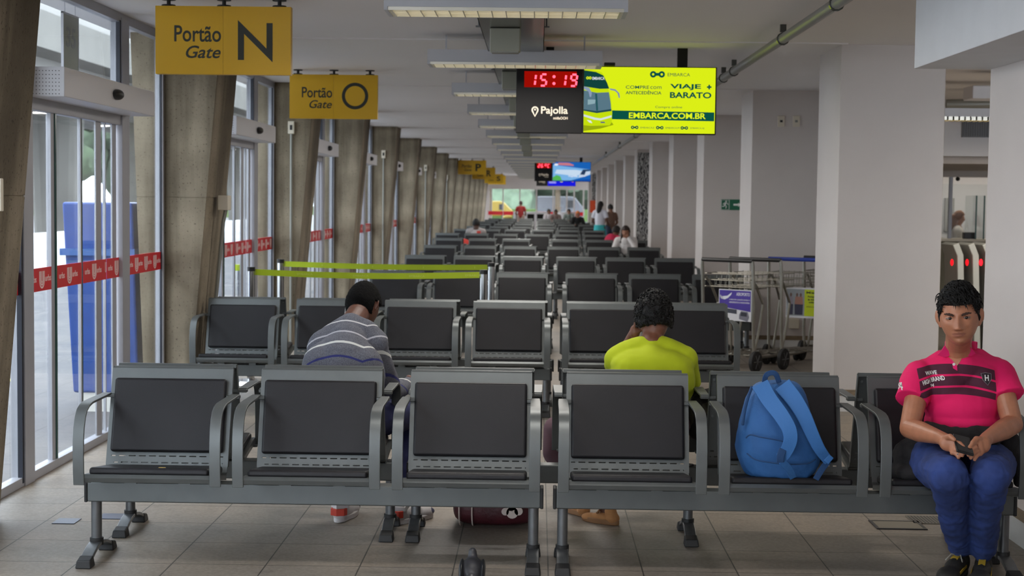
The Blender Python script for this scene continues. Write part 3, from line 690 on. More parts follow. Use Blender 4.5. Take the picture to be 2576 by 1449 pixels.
# ---------------- gate signs ----------------
def gate_sign(Y, letter, word='nearest', label=''):
    x0, x1, z0, z1 = -2.315, -1.497, 2.298, 2.705
    t = thing('gate_sign', label, 'sign', ((x0 + x1) / 2, Y, z0), 'yellow gate signs along the glass side')
    q = MB(); q.box(x0, (x0 + x1) / 2 - 0.0006, Y, Y + 0.06, z0, z1); q.box((x0 + x1) / 2 + 0.0006, x1, Y, Y + 0.06, z0, z1); q.build('sign_panel', M['yellow'], t)
    q = MB(); W_, H_ = x1 - x0, z1 - z0
    O = lambda u, v_: (x0 + u * W_, Y - 0.0005, z0 + v_ * H_)
    put_text(q, 'Portão', O(0.14, 0.475), (1, 0, 0), (0, 0, 1), 0.345 * W_, 0.24 * H_, bold=0.012)
    put_text(q, 'Gate', O(0.225, 0.235), (1, 0, 0), (0, 0, 1), 0.258 * W_, 0.185 * H_, bold=0.012, shear=0.3)
    q.build('sign_words', M['black_print'], t)
    q = MB(); fn = lambda a, c, d: (x0 + a * W_, Y - 0.0005 - d, z0 + c * H_)
    if letter == 'N':
        q.prism([(0.61, 0.215), (0.655, 0.215), (0.655, 0.60), (0.866, 0.185), (0.866, 0.76), (0.821, 0.76), (0.821, 0.385), (0.61, 0.80)], fn, 0, 0.001)
    elif letter == 'O':
        fo = lambda a, c, d: (x0 + a, Y - 0.0005 - d, z0 + c); stroke(q, arc((0.745 * W_, 0.52 * H_), 0.108, 0, 352, 44), 0.03, fo, closed=True)
    else: put_text(q, letter, O(0.62 if letter != 'S' else 0.64, 0.24), (1, 0, 0), (0, 0, 1), 0.20 * W_, 0.52 * H_, bold=0.03)
    q.build('sign_letter', M['black_print'], t)
    for u in (0.09, 0.5, 0.91):
        x = x0 + u * W_; q = MB()
        q.cyl((x, Y + 0.03, z1), (x, Y + 0.03, CEIL), 0.012, 8); q.cyl((x, Y + 0.03, CEIL - 0.008), (x, Y + 0.03, CEIL), 0.042, 12); q.cyl((x, Y + 0.03, z1 + 0.001), (x, Y + 0.03, z1 + 0.009), 0.042, 12)
        q.build('sign_hanger', M['plastic_black'], t)
for Y, L, lb in ((9.09, 'N', 'large yellow hanging sign reading Portão Gate N'), (14.0, 'O', 'yellow hanging sign reading Portão Gate O'), (43.6, 'P', 'distant yellow hanging sign with the letter P'),
                 (53.0, 'R', 'distant yellow hanging sign with the letter R, behind the P sign'), (65.5, 'S', 'distant yellow hanging sign with the letter S, behind the R sign'), (70.3, 'T', 'farthest yellow hanging sign, mostly hidden behind the S sign')):
    gate_sign(Y, L, label=lb)

# ---------------- clock and advertising screens ----------------
M['led'] = emat('led_red', (255, 70, 90), 4.0); M['led_back'] = emat('led_backing', (190, 18, 6), 0.6)
M['case'] = mat('screen_case', (22, 21, 22), 0.6, spec=0.25)
SEG = {'0': 'abcdef', '1': 'bc', '5': 'afgcd', '9': 'abcdfg', '2': 'abged', '6': 'afgedc', 'C': 'afed', 'o': 'abfg', ':': ''}
def seg_digit(q, ch, x, z, w_, h, fn, th):
    sl = 0.12 * h
    P = {'tl': (x + sl, z + h), 'tr': (x + w_ + sl, z + h), 'ml': (x + sl / 2, z + h / 2), 'mr': (x + w_ + sl / 2, z + h / 2), 'bl': (x, z), 'br': (x + w_, z)}
    S = {'a': ('tl', 'tr'), 'b': ('tr', 'mr'), 'c': ('mr', 'br'), 'd': ('bl', 'br'), 'e': ('ml', 'bl'), 'f': ('tl', 'ml'), 'g': ('ml', 'mr')}
    if ch == ':':
        for zz_ in (z + h * .2, z + h * .8): q.prism(arc((x + w_ / 2, zz_), th * 0.8, 0, 330, 10), fn, 0, 0.001)
        return
    for s in SEG[ch]:
        a, b = V(P[S[s][0]]), V(P[S[s][1]]); d = (b - a).normalized() * th * 0.45
        stroke(q, [tuple(a + d), tuple(b - d)], th, fn)
def logo_chain(q, fn, x, z, w_, h):
    """two rings joined by a bar"""
    r = h / 2
    stroke(q, arc((x + r, z + r), r * 0.68, 20, 340, 18), r * 0.62, fn, 0, 0.0008, closed=True); stroke(q, arc((x + w_ - r, z + r), r * 0.68, 20, 340, 18), r * 0.62, fn, 0, 0.0008, closed=True)
    q.prism([(x + r * 1.6, z + r * 1.45), (x + w_ - r * 1.6, z + r * 1.45), (x + w_ - r * 1.6, z + r * 0.55), (x + r * 1.6, z + r * 0.55)], fn, 0, 0.0008)
def screens(Y, x0, xs, x1, z0, z1, digits, label1, label2, kind, z0s=None):
    ct = thing('clock_panel', label1, 'clock', ((x0 + xs) / 2, Y, z0), 'black clock panels beside the screens')
    MB().box(x0, xs - 0.003, Y, Y + 0.10, z0, z1).build('panel_case', M['case'], ct, bevel=0.004, bseg=1)
    H_ = z1 - z0; W_ = xs - x0
    fn = lambda a, c, d: (x0 + a, Y - 0.001 - d, z0 + c)
    q = MB(); q.prism([(0.12 * W_, 0.685 * H_), (0.90 * W_, 0.685 * H_), (0.90 * W_, 0.925 * H_), (0.12 * W_, 0.925 * H_)], fn, 0, 0.001); q.build('led_backing', M['led_back'], ct)
    fn2 = lambda a, c, d: (x0 + a, Y - 0.0025 - d, z0 + c)
    q = MB(); xx = 0.19 * W_
    for chh, adv in digits:
        q = MB(); seg_digit(q, chh, xx, 0.71 * H_, 0.085 * W_, 0.17 * H_, fn2, 0.028 * W_); xx += adv * W_
        q.build('led_digit' if chh != ':' else 'led_colon', M['led'], ct)
    q = MB(); O = lambda u, v_: (x0 + u * W_, Y - 0.0012, z0 + v_ * H_)
    put_text(q, 'Pajolla', O(0.375, 0.255), (1, 0, 0), (0, 0, 1), 0.40 * W_, 0.145 * H_, bold=0.02)
    put_text(q, 'mídiaOOH', O(0.56, 0.205), (1, 0, 0), (0, 0, 1), 0.215 * W_, 0.042 * H_, bold=0.02)
    stroke(q, arc((0.285 * W_, 0.345 * H_), 0.042 * W_, -30, 210, 16) + [(0.285 * W_, 0.25 * H_)], 0.022 * W_, fn, closed=True)
    q.prism(arc((0.285 * W_, 0.35 * H_), 0.014 * W_, 0, 330, 10), fn, 0, 0.001)
    q.build('panel_logo', mat('logo_cream', (232, 218, 196), 0.5, emit=0.15), ct)
    MB().box(x0 + W_ * 0.44, x0 + W_ * 0.56, Y + 0.03, Y + 0.07, z1, CEIL).build('hanging_post', M['case'], ct)
    st = thing('advert_screen', label2, 'screen', ((xs + x1) / 2, Y, z0), 'wide advertising screens')
    zb = z0 if z0s is None else z0s
    MB().box(xs, x1, Y - 0.004, Y + 0.08, zb, z1 + 0.006).build('screen_case', M['case'], st, bevel=0.003, bseg=1)
    xm = xs + (x1 - xs) * 0.74
    MB().box(xm - 0.035, xm + 0.042, Y + 0.02, Y + 0.06, z1, CEIL).build('hanging_post', M['case'], st)
    W2 = x1 - xs - 0.016; H2 = z1 - zb - 0.008; X0 = xs + 0.006; Z0 = zb + 0.008
    return st, X0, Z0, W2, H2
st, X0, Z0, W2, H2 = screens(11.7, -0.176, 0.342, 1.372, 2.085, 2.598, [('1', .165), ('5', .165), (':', .12), ('1', .165), ('9', .1)],
    'black hanging clock panel showing 15:19 in red digits', 'bright yellow advertising screen with a bus beside the 15:19 clock', 0)
Ys = 11.7 - 0.0045
def layer(n): return lambda a, c, d: (X0 + a * W2, Ys - 0.0010 * n - d, Z0 + c * H2)
ym = emat('screen_yellow', (214, 233, 22), 1.0)
MB().prism([(0, 0), (1, 0), (1, 1), (0, 1)], layer(1), 0, 0.0003).build('screen_picture', ym, st)
gk = emat('screen_green', (12, 84, 70), 0.9)
q = MB(); q.prism([(0.215, 0.205), (0.995, 0.19), (0.995, 0.325), (0.215, 0.34)], layer(2), 0, 0.0003); q.build('screen_band', gk, st)
def st_text(q, s, u, v_, w_, h, n=3, **k): put_text(q, s, (X0 + u * W2, Ys - 0.0010 * n, Z0 + v_ * H2), (1, 0, 0), (0, 0, 1), w_ * W2, h * H2, th=0.0002, **k)
q = MB(); st_text(q, 'EMBARCA', 0.635, 0.868, 0.17, 0.05, bold=0.0); st_text(q, 'COMPRE', 0.318, 0.672, 0.178, 0.05, bold=0.008); st_text(q, 'com', 0.505, 0.672, 0.085, 0.042)
st_text(q, 'ANTECEDÊNCIA', 0.318, 0.588, 0.272, 0.062, bold=0.015); st_text(q, 'VIAJE', 0.655, 0.66, 0.235, 0.093, bold=0.03); st_text(q, '+', 0.935, 0.675, 0.035, 0.07, bold=0.06)
st_text(q, 'BARATO', 0.655, 0.537, 0.315, 0.093, bold=0.03); st_text(q, 'Compre online', 0.545, 0.372, 0.205, 0.045)
def lay_m(n): return lambda a, c, d: (X0 + a, Ys - 0.0010 * n - d, Z0 + c)
for u, v_, w_, h_ in ((0.362, 0.058, 0.058, 0.052), (0.553, 0.058, 0.058, 0.052), (0.74, 0.058, 0.058, 0.052), (0.50, 0.845, 0.115, 0.10)):
    ql = MB(); logo_chain(ql, lay_m(3), u * W2, v_ * H2, w_ * W2, h_ * H2); ql.build('screen_logo', gk, st)
for u, s in ((0.435, 'EMBARCA,E'), (0.626, 'EMBARCA,M'), (0.815, 'EMBARCA,AJ')): st_text(q, s, u, 0.066, 0.105, 0.028)
q.build('screen_text', gk, st)
q = MB(); st_text(q, 'EMBARCA.COM.BR', 0.345, 0.222, 0.585, 0.09, bold=0.022, n=4); q.build('screen_web_line', emat('screen_lime', (222, 240, 30), 1.0), st)
# the bus in the advert, as flat coloured shapes
bus = [('bus_shadow', (150, 168, 16), [(0, 0.02), (0.13, 0.06), (0.23, 0.12), (0.2, 0.2), (0, 0.12)]),
       ('bus_body', (196, 222, 14), [(0, 0.11), (0.05, 0.10), (0.2, 0.11), (0.215, 0.16), (0.218, 0.3), (0.205, 0.55), (0.19, 0.63), (0.155, 0.86), (0.13, 0.92), (0.06, 0.95), (0, 0.96)]),
       ('bus_windscreen_top', (16, 66, 60), [(0, 0.945), (0.09, 0.92), (0.145, 0.87), (0.175, 0.76), (0.192, 0.67), (0.12, 0.665), (0, 0.70)]),
       ('bus_windscreen', (88, 118, 132), [(0, 0.64), (0.1, 0.605), (0.19, 0.615), (0.205, 0.45), (0.21, 0.34), (0.10, 0.305), (0, 0.34)]),
       ('bus_windscreen_shade', (36, 72, 80), [(0, 0.35), (0.1, 0.325), (0.21, 0.36), (0.212, 0.33), (0.1, 0.295), (0, 0.33)]),
       ('bus_light_bar', (212, 222, 224), [(0, 0.275), (0.09, 0.225), (0.13, 0.215), (0.213, 0.265), (0.213, 0.235), (0.13, 0.185), (0.08, 0.195), (0, 0.245)]),
       ('bus_headlamp', (226, 232, 228), [(0.025, 0.19), (0.055, 0.18), (0.068, 0.14), (0.045, 0.15)]),
       ('bus_plate', (82, 92, 128), [(0.13, 0.165), (0.16, 0.165), (0.165, 0.145), (0.13, 0.145)]),
       ('bus_mirror', (128, 144, 170), [(0.195, 0.675), (0.24, 0.66), (0.27, 0.60), (0.275, 0.53), (0.265, 0.53), (0.255, 0.60), (0.235, 0.635), (0.2, 0.65)]),
       ('bus_mirror', (138, 154, 180), [(0, 0.70), (0.04, 0.68), (0.06, 0.6), (0.056, 0.54), (0.044, 0.54), (0.035, 0.62), (0, 0.66)]),
       ('bus_glass_glint', (140, 170, 178), [(0.03, 0.5), (0.09, 0.5), (0.085, 0.44), (0.03, 0.42)]),
       ('bus_glass_column', (40, 86, 92), [(0.085, 0.59), (0.10, 0.59), (0.11, 0.33), (0.095, 0.33)])]
for i, (n, c, poly) in enumerate(bus): MB().prism(poly, layer(2 + i), 0, 0.0003).build(n, emat('ad_' + n, c, 0.95), st)
q = MB(); st_text(q, 'EMBARCA', 0.062, 0.80, 0.093, 0.045, n=15, bold=0.015); q.build('bus_name', emat('ad_white', (225, 228, 235), 1), st)
q = MB(); logo_chain(q, lay_m(15), 0.015 * W2, 0.805 * H2, 0.042 * W2, 0.045 * H2); q.build('bus_mark', ym, st)
ld = bpy.data.lights.new('screen_light', 'AREA'); ld.shape = 'RECTANGLE'; ld.size = 0.95; ld.size_y = 0.45; ld.energy = 5; ld.color = (0.62, 0.85, 0.02)
lo = bpy.data.objects.new('screen_light', ld); C.objects.link(lo); lo.location = (0.86, 11.68, 2.34); lo.rotation_euler = (math.radians(90), 0, 0)
# camera module on the first screen
tag(MB().box(0.50, 0.585, 11.66, 11.72, 2.605, 2.63).build('sensor_box', M['plastic_black'], bevel=0.004), 'small black sensor box sitting on top of the yellow screen', 'sensor')

# second pair
st, X0, Z0, W2, H2 = screens(41.0, -0.09, 0.40, 1.44, 2.09, 2.62, [('2', .165), ('6', .2), ('o', .165), ('C', .1)],
    'distant black clock panel showing 26 degrees in red', 'distant blue advertising screen, the larger of the two', 0)
Ys = 41.0 - 0.006
def layer(n): return lambda a, c, d: (X0 + a * W2, Ys - 0.003 * n - d, Z0 + c * H2)
for n, (nm, c, poly) in enumerate([('screen_picture', (26, 96, 178), [(0, 0), (1, 0), (1, 1), (0, 1)]), ('screen_sky', (120, 176, 226), [(0, 0), (.4, 0), (1, .35), (1, .62), (0, .85)]),
        ('screen_cloud', (196, 216, 236), [(0.05, .4), (.6, .28), (1, .5), (.6, .6), (.1, .6)]), ('screen_hill', (84, 176, 84), [(0, .02), (.25, .02), (.2, .26), (.1, .32), (0, .2)]),
        ('screen_road', (196, 208, 226), [(.68, .2), (.85, .25), (1, .4), (1, .55), (.86, .45), (.7, .32)]), ('screen_bridge', (40, 60, 90), [(.72, .36), (.8, .62), (1, .62), (1, .56), (.88, .52), (.84, .34)]),
        ('screen_heading', (196, 120, 130), [(.14, .84), (.55, .80), (.55, .86), (.42, .96), (.14, .96)]), ('screen_band', (20, 70, 160), [(0, 0), (1, 0), (1, .12), (.5, .05), (0, .03)])]):
    MB().prism(poly, layer(n + 1), 0, 0.002).build(nm, emat('blue_' + nm, c, 0.95), st)
q = MB(); q.prism(arc((0.09, 0.86), 0.055, 0, 345, 14), layer(10), 0, 0.002); st_text(q, 'Pajolla', 0.42, 0.2, 0.24, 0.11, n=60, bold=0.02); q.build('screen_mark', emat('blue_white', (225, 228, 240), 1), st)
# third pair
st, X0, Z0, W2, H2 = screens(58.0, -0.05, 0.38, 1.46, 2.13, 2.62, [], 'farthest black panel below the red digits', 'farthest screen, deep blue with yellow shapes', 0)
Ys = 58.0 - 0.006
for n, (nm, c, poly) in enumerate([('screen_picture', (24, 26, 220), [(0, 0), (1, 0), (1, 1), (0, 1)]), ('screen_text', (150, 150, 240), [(.04, .2), (.3, .2), (.3, .8), (.04, .8)]),
        ('screen_shape', (226, 220, 90), [(.45, .3), (.53, .3), (.6, .8), (.5, .85)]), ('screen_shape', (226, 160, 130), [(.78, .4), (.92, .3), (.93, .8), (.8, .85)])]):
    MB().prism(poly, layer(n + 1), 0, 0.002).build(nm, emat('deep_' + nm + str(n), c, 0.95), st)

# ---------------- things on the piers ----------------
def conduit(k, dx, y, zb, zt, top, label):
    """pipe with a socket box on a pier face looking at the camera"""
    yy = P0 + BAY * k - 0.03
    x = dx; t = thing('wall_conduit', label, 'conduit', (x, yy, 0), 'conduits on the concrete piers')
    q = MB(); q.cyl((x, yy, zb), (x, yy, zt), 0.013, 8); q.build('conduit_pipe', M['pipe'], t, smooth=True)
    MB().box(x - 0.032, x + 0.032, yy - 0.02, yy + 0.03, zt, zt + 0.13).build('junction_box', M['beige_plate'] if top else M['pipe'], t, bevel=0.005)
    MB().box(x - 0.012, x + 0.012, yy - 0.025, yy - 0.02, zt + 0.04, zt + 0.09).build('outlet', M['plastic_black'], t)
nm = ['', '', 'second', 'third', 'fourth', 'fifth', 'sixth', 'seventh', 'eighth']
for k, px, pyt in ((2, 733, 305), (4, 965, 378), (6, 1071, 415), (8, 1124, 440)):
    p = pix(px, pyt, P0 + BAY * k - 0.03); conduit(k, p.x, 0, 0.0, p.z - 0.13, 1, 'thin grey conduit with a socket box at its top, on the %s concrete pier back' % nm[k])
# box and slanted pipe at the inner edge of the second pier
yy = P0 + BAY + 0.35; p = pix(565, 510, yy)
t = thing('wall_conduit', 'socket box with a slanted pipe below it, on the inner side of the large pier', 'conduit', (p.x, yy, 0), 'conduits on the concrete piers')
MB().box(p.x - 0.03, p.x + 0.045, yy - 0.1, yy + 0.02, p.z - 0.055, p.z + 0.055).build('junction_box', M['beige_plate'], t, bevel=0.004)
q = MB(); q.tube([(p.x + 0.02, yy - 0.05, p.z - 0.05), (p.x + 0.0, yy - 0.05, p.z - 0.15), (p.x - 0.13, yy - 0.05, 0.0)], 0.015, 8); q.build('conduit_pipe', M['pipe'], t, smooth=True)
p = pix(3, 490, P0 - 0.01); tag(MB().box(p.x - 0.06, p.x + 0.008, P0 - 0.03, P0 - 0.001, p.z - 0.07, p.z + 0.07).build('wall_socket', M['beige_plate'], bevel=0.004), 'pale socket box at the left picture edge on the nearest pier', 'socket')

# ---------------- floor plates ----------------
def plate(pts, m, label, nm='floor_plate'):
    c = [pixz(x, y, 0.0) for x, y in pts]; x0 = min(p.x for p in c); x1 = max(p.x for p in c); y0 = min(p.y for p in c); y1 = max(p.y for p in c)
    return tag(MB().box(x0, x1, y0, y1, 0.0005, 0.004).build(nm, m), label, 'floor plate')
BP = mat('blue_grey_plate', (92, 98, 112), 0.35, 0.3)
plate([(130, 1318), (205, 1306)], BP, 'blue-grey floor plate on the left, the one nearer the glass doors')
plate([(243, 1306), (320, 1294)], BP, 'blue-grey floor plate on the left, the one behind the bench leg')
t = plate([(2212, 1330), (2303, 1314)], mat('hatch_grey', (120, 112, 96), 0.5), 'small rectangular floor hatch with dark rim near the seated man', 'floor_hatch')
c0 = pixz(2212, 1330); c1 = pixz(2303, 1314)
q = MB(); x0, x1, y0, y1 = c0.x, c1.x, c0.y, c1.y
for a in ((x0 - .015, x1 + .015, y0 - .015, y0), (x0 - .015, x1 + .015, y1, y1 + .015), (x0 - .015, x0, y0, y1), (x1, x1 + .015, y0, y1)): q.box(a[0], a[1], a[2], a[3], 0.0005, 0.005)
q.build('hatch_rim', M['plastic_black'], t)
t = plate([(2300, 1318), (2365, 1300)], mat('drain_grey', (110, 104, 92), 0.5), 'slotted drain grate in the floor behind the hatch', 'drain_grate')
c0 = pixz(2300, 1318); c1 = pixz(2365, 1300); q = MB()
for i in range(11): q.box(c0.x + 0.006 + i * (c1.x - c0.x) / 11, c0.x + 0.014 + i * (c1.x - c0.x) / 11, c0.y + 0.01, c1.y - 0.01, 0.0035, 0.005)
q.build('grate_slots', M['plastic_black'], t)

# ---------------- barrier belts ----------------
def barrier(xa, ya, xb, yb_, zt, label, post_labels, sag=0.02):
    for (x, y), lb in zip(((xa, ya), (xb, yb_)), post_labels):
        t = thing('barrier_post', lb, 'barrier post', (x, y, 0), 'chrome belt barrier posts')
        MB().cyl((x, y, 0.015), (x, y, zt), 0.031, 20).build('post', M['chrome'], t, smooth=True)
        q = MB().cyl((x, y, zt), (x, y, zt + 0.035), 0.033, 20); q.build('belt_head', M['plastic_black'], t, smooth=True)
        MB().cone((x, y, 0.0), (x, y, 0.03), 0.16, 0.13, 24).build('base', M['chrome'], t, smooth=True)
    n = 16; pts = [(xa + 0.033 + (xb - xa - 0.07) * i / n, ya + (yb_ - ya) * i / n, zt - 0.008 - sag * math.sin(math.pi * i / n)) for i in range(n + 1)]
    t = thing('barrier_belt', label, 'barrier belt', pts[0], 'green barrier belts')
    MB().ribbon(pts, (0, 0, 1), 0.05, 0.002).build('belt', M['belt'], t)
    q = MB()
    for i in range(3, n, 4):
        x, y, z = pts[i]; put_text(q, 'EMBARCA', (x, y - 0.0015, z - 0.008), (1, 0, 0), (0, 0, 1), 0.13, 0.016, th=0.0005)
    q.build('belt_print', M['belt_print'], t)
a = pix(632, 684, 12.5); c = pix(1217, 690, 12.5)
barrier(a.x, 12.5, c.x, 12.5, 0.945, 'green barrier belt stretched across, the nearer and lower one', ['chrome post at the left end of the nearer green belt', 'chrome post at the right end of the nearer green belt'])
a = pix(706, 668, 13.9); c = pix(1236, 674, 13.7)
barrier(a.x, 13.9, c.x, 13.7, 0.955, 'green barrier belt stretched across, the farther and upper one', ['chrome post at the left end of the farther green belt', 'chrome post at the right end of the farther green belt'], 0.012)
p = pix(600, 668, 14.9); t = thing('barrier_post', 'wide chrome post with a green band standing just behind the glass', 'barrier post', (p.x, 14.9, 0), 'chrome belt barrier posts')
MB().cyl((p.x, 14.9, -0.04), (p.x, 14.9, p.z - 0.05), 0.045, 18).build('post', M['chrome'], t, smooth=True); MB().cyl((p.x, 14.9, p.z - 0.05), (p.x, 14.9, p.z + 0.01), 0.047, 18).build('belt_head', M['belt'], t, smooth=True)
# ---------------- benches ----------------
SW = 0.66
def seat_part(root, cx, dtl=True):
    """one seat on the beam: shell with cushions and two arm bars; front is -y"""
    b = MB(); W_ = 0.53; th = 0.007
    prof = [(-0.205, 0.372), (-0.232, 0.378), (-0.238, 0.392), (-0.222, 0.402), (-0.17, 0.397), (-0.05, 0.374), (0.03, 0.356), (0.062, 0.352), (0.084, 0.362), (0.095, 0.384)]
    b.ribbon([(cx, y, z) for y, z in prof], (1, 0, 0), W_, th)
    # slotted lower back
    A = V((0.095, 0.384)); B = V((0.215, 0.800)); d = (B - A).normalized(); nrm = V((d.y, -d.x))
    L = (B - A).length
    def slab(u0, u1, s0, s1):
        vs = []
        for s_ in (s0, s1):
            p = A + d * s_
            for u in (u0, u1):
                for k in (-th / 2, th / 2): vs.append((cx + u, p.x + nrm.x * k, p.y + nrm.y * k))
        b.add(vs, [(0, 2, 3, 1), (4, 5, 7, 6), (0, 1, 5, 4), (2, 6, 7, 3), (0, 4, 6, 2), (1, 3, 7, 5)])
    slab(-W_/2, W_/2, 0, 0.014); slab(-W_/2, W_/2, 0.019, 0.043); slab(-W_/2, W_/2, 0.048, L)
    for s0, off in ((0.014, 0.012), (0.043, 0.0)):
        n = 12; pitch = W_ / n; x = -W_/2
        slab(-W_/2, -W_/2 + 0.02 + off, s0, s0 + 0.005)
        for i in range(1, n): 
            xx = -W_/2 + i * pitch + off * 1; slab(xx - 0.006, xx + 0.008, s0, s0 + 0.005)
        slab(W_/2 - 0.02, W_/2, s0, s0 + 0.005)
    # folded top lip and side folds
    b.ribbon([(cx, 0.213, 0.796), (cx, 0.221, 0.806), (cx, 0.233, 0.806), (cx, 0.243, 0.792)], (1, 0, 0), W_, 0.005)
    for sx in (-1, 1):
        b.ribbon([(cx + sx * W_/2, 0.103, 0.386), (cx + sx * W_/2, 0.223, 0.80)], (0, 1, -0.35), 0.022, 0.004)
        b.ribbon([(cx + sx * (W_/2), -0.222, 0.390), (cx + sx * (W_/2), -0.05, 0.366), (cx + sx * (W_/2), 0.062, 0.346)], (0, 0, 1), 0.022, 0.004)
    b.box(cx - 0.14, cx - 0.09, -0.07, 0.04, 0.338, 0.368); b.box(cx + 0.09, cx + 0.14, -0.07, 0.04, 0.338, 0.368)
    if dtl:
        for sx in (-1, 1):
            for s_ in (0.22, 0.40):
                p = A + d * s_; b.cyl((cx + sx * 0.245, p.x + 0.004, p.y), (cx + sx * 0.245, p.x + 0.012, p.y), 0.006, 8)
    so = b.build('seat', M['steel'], root)
    # cushions
    def cushion(name, c, ex, ez, th_, R):
        q = MB(); q.obox(c, (ex, th_, ez), R)
        return q.build(name, M['vinyl'], so, bevel=0.013, bseg=4)
    ang = math.atan2(B.x - A.x, B.y - A.y)
    R = Matrix.Rotation(-ang, 3, 'X')
    mid = A + d * (0.068 + 0.155) - V((nrm.x, nrm.y)) * -0.0
    cc = V((cx, mid.x, mid.y)) + R @ V((0, -0.019, 0))
    cushion('back_cushion', cc, 0.492, 0.325, 0.032, R)
    R2 = Matrix.Rotation(-0.13 + math.radians(90) , 3, 'X')
    cushion('seat_cushion', V((cx, -0.070, 0.398)), 0.50, 0.29, 0.032, R2)
    for sx in (-1, 1):
        x = cx + sx * 0.283; q = MB()
        path = [(-0.236, 0.362), (-0.242, 0.42), (-0.245, 0.49), (-0.242, 0.55), (-0.233, 0.60), (-0.216, 0.64), (-0.19, 0.668), (-0.155, 0.682), (-0.11, 0.689), (-0.04, 0.690), (0.08, 0.690), (0.18, 0.690)]
        pts = [(x, y, z) for y, z in path]
        q.ribbon(pts, (1, 0, 0), [0.046] * 10 + [0.044, 0.038], 0.010)
        q.box(x - sx * 0.045 - 0.006 if sx > 0 else x - 0.02, x + 0.02 if sx > 0 else x + 0.051, 0.16, 0.195, 0.676, 0.690)
        q.box(min(x, x - sx * 0.04), max(x, x - sx * 0.04), -0.21, -0.17, 0.366, 0.374)
        q.cyl((x - sx * 0.010, -0.10, 0.684), (x - sx * 0.010, -0.10, 0.679), 0.007, 8)
        q.build('armrest', M['steel'], so, bevel=0.003, bseg=2)
    return so
def leg_part(root, x):
    q = MB(); q.cyl((x, 0, 0.068), (x, 0, 0.345), 0.0225, 20)
    lg = q.build('leg', M['steel_leg'], root, smooth=True)
    q = MB(); q.cyl((x, 0, 0.060), (x, 0, 0.090), 0.029, 20); q.build('leg_collar', M['rubber'], lg, smooth=True)
    n = 10; pts = [(x, -0.165 + 0.33 * i / n, 0.024 + 0.045 * math.sin(math.pi * i / n)) for i in range(n + 1)]
    MB().ribbon(pts, (1, 0, 0), 0.052, 0.016).build('foot_arch', M['steel_leg'], lg, bevel=0.004)
    for s in (-1, 1):
        q = MB(); yv = s * 0.168
        q.add([(x - 0.034, yv - 0.035, 0), (x + 0.034, yv - 0.035, 0), (x + 0.034, yv + 0.035, 0), (x - 0.034, yv + 0.035, 0),
               (x - 0.029, yv - 0.026, 0.034 + (0.012 if s > 0 else 0)), (x + 0.029, yv - 0.026, 0.034 + (0.012 if s > 0 else 0)), (x + 0.029, yv + 0.026, 0.034 + (0.012 if s < 0 else 0)), (x - 0.029, yv + 0.026, 0.034 + (0.012 if s < 0 else 0))],
              [(0, 3, 2, 1), (4, 5, 6, 7), (0, 1, 5, 4), (1, 2, 6, 5), (2, 3, 7, 6), (3, 0, 4, 7)])
        q.build('foot_pad', M['rubber'], lg, bevel=0.006)
def bench_proto(n, legs, dtl=True):
    """n seats; origin at the left end of the beam"""
    t = thing('waiting_bench', None, 'bench', (0, 0, 0))
    W_ = n * SW
    MB().box(0.02, W_ - 0.02, -0.04, 0.04, 0.252, 0.338).build('beam', M['steel'], t, bevel=0.006)
    for x in (0.008, W_ - 0.022): MB().box(x, x + 0.014, -0.042, 0.042, 0.25, 0.34).build('beam_cap', M['rubber'], t, bevel=0.004)
    for x in legs: leg_part(t, x)
    for i in range(n): seat_part(t, SW * (i + 0.5), dtl)
    return t
protos = {}
def bench(n, x, y, facing, label, group, legs=None):
    key = (n, tuple(legs) if legs else None)
    lg = legs or ([0.05, n * SW - 0.05] if n < 4 else [0.05, n * SW / 2, n * SW - 0.05])
    if key not in protos:
        protos[key] = bench_proto(n, lg); index_kids(); o = protos[key]
    else: o = copy_tree(protos[key])
    o.location = (x + (n * SW if facing > 0 else 0), y, 0); o.rotation_euler = (0, 0, math.pi if facing > 0 else 0)
    o['label'] = label; o['group'] = group; WM[o.name] = Matrix.Translation(o.location) @ Matrix.Rotation(math.pi if facing > 0 else 0, 4, 'Z')
    return o
R1, R2 = 6.37, 6.945
GF = 'benches facing the camera'; GB = 'benches facing away from the camera'
bench(3, -1.93, R1, -1, 'front row metal bench with three empty seats, nearest the glass doors', GF)
bench(3, 0.075, R1, -1, 'front row metal bench carrying the blue backpack and the man in pink', GF)
bench(2, -1.94, R2, 1, 'two-seat bench of the second row, back to back with the left front bench', GB)
bench(4, -0.60, R2, 1, 'four-seat bench of the second row where the person in yellow sits', GB, legs=[0.05, 1.32, 2.59])
bench(4, -2.51, 10.95, -1, 'four-seat bench facing the camera just behind the man in the striped sweater', GF)
bench(2, 0.165, 10.95, -1, 'two-seat bench facing the camera just behind the person in yellow', GF)
bench(4, -2.49, 11.53, 1, 'bench facing away, back to back with the four-seat one before the green belts', GB)
bench(2, 0.165, 11.52, 1, 'bench facing away, back to back with the two-seat one beside the luggage carts', GB)
names = ['third', 'fourth', 'fifth', 'sixth', 'seventh', 'eighth', 'ninth', 'tenth', 'eleventh', 'twelfth', 'thirteenth']
rows = [(15.45, -1.80), (20.0, -1.84), (24.6, -1.93), (29.2, -2.06), (33.7, -2.36), (38.7, -2.22), (43.2, -2.1), (48, -2.1), (53, -2.1), (58, -2.1), (62.5, -2.1)]
for i, (y, x0) in enumerate(rows):
    gap = 0.06 if i != 3 else 0.30
    xs = (x0, x0 + 3 * SW + gap)
    nL = 3
    for j, x in enumerate(xs):
        side = 'left' if j == 0 else 'right'
        bench(3, x, y, -1, 'three-seat bench facing the camera, %s double row back, %s half' % (names[i], side), GF)
        if i < 9: bench(3, x + 0.02, y + 0.57, 1, 'three-seat bench facing away, %s double row back, %s half' % (names[i], side), GB)
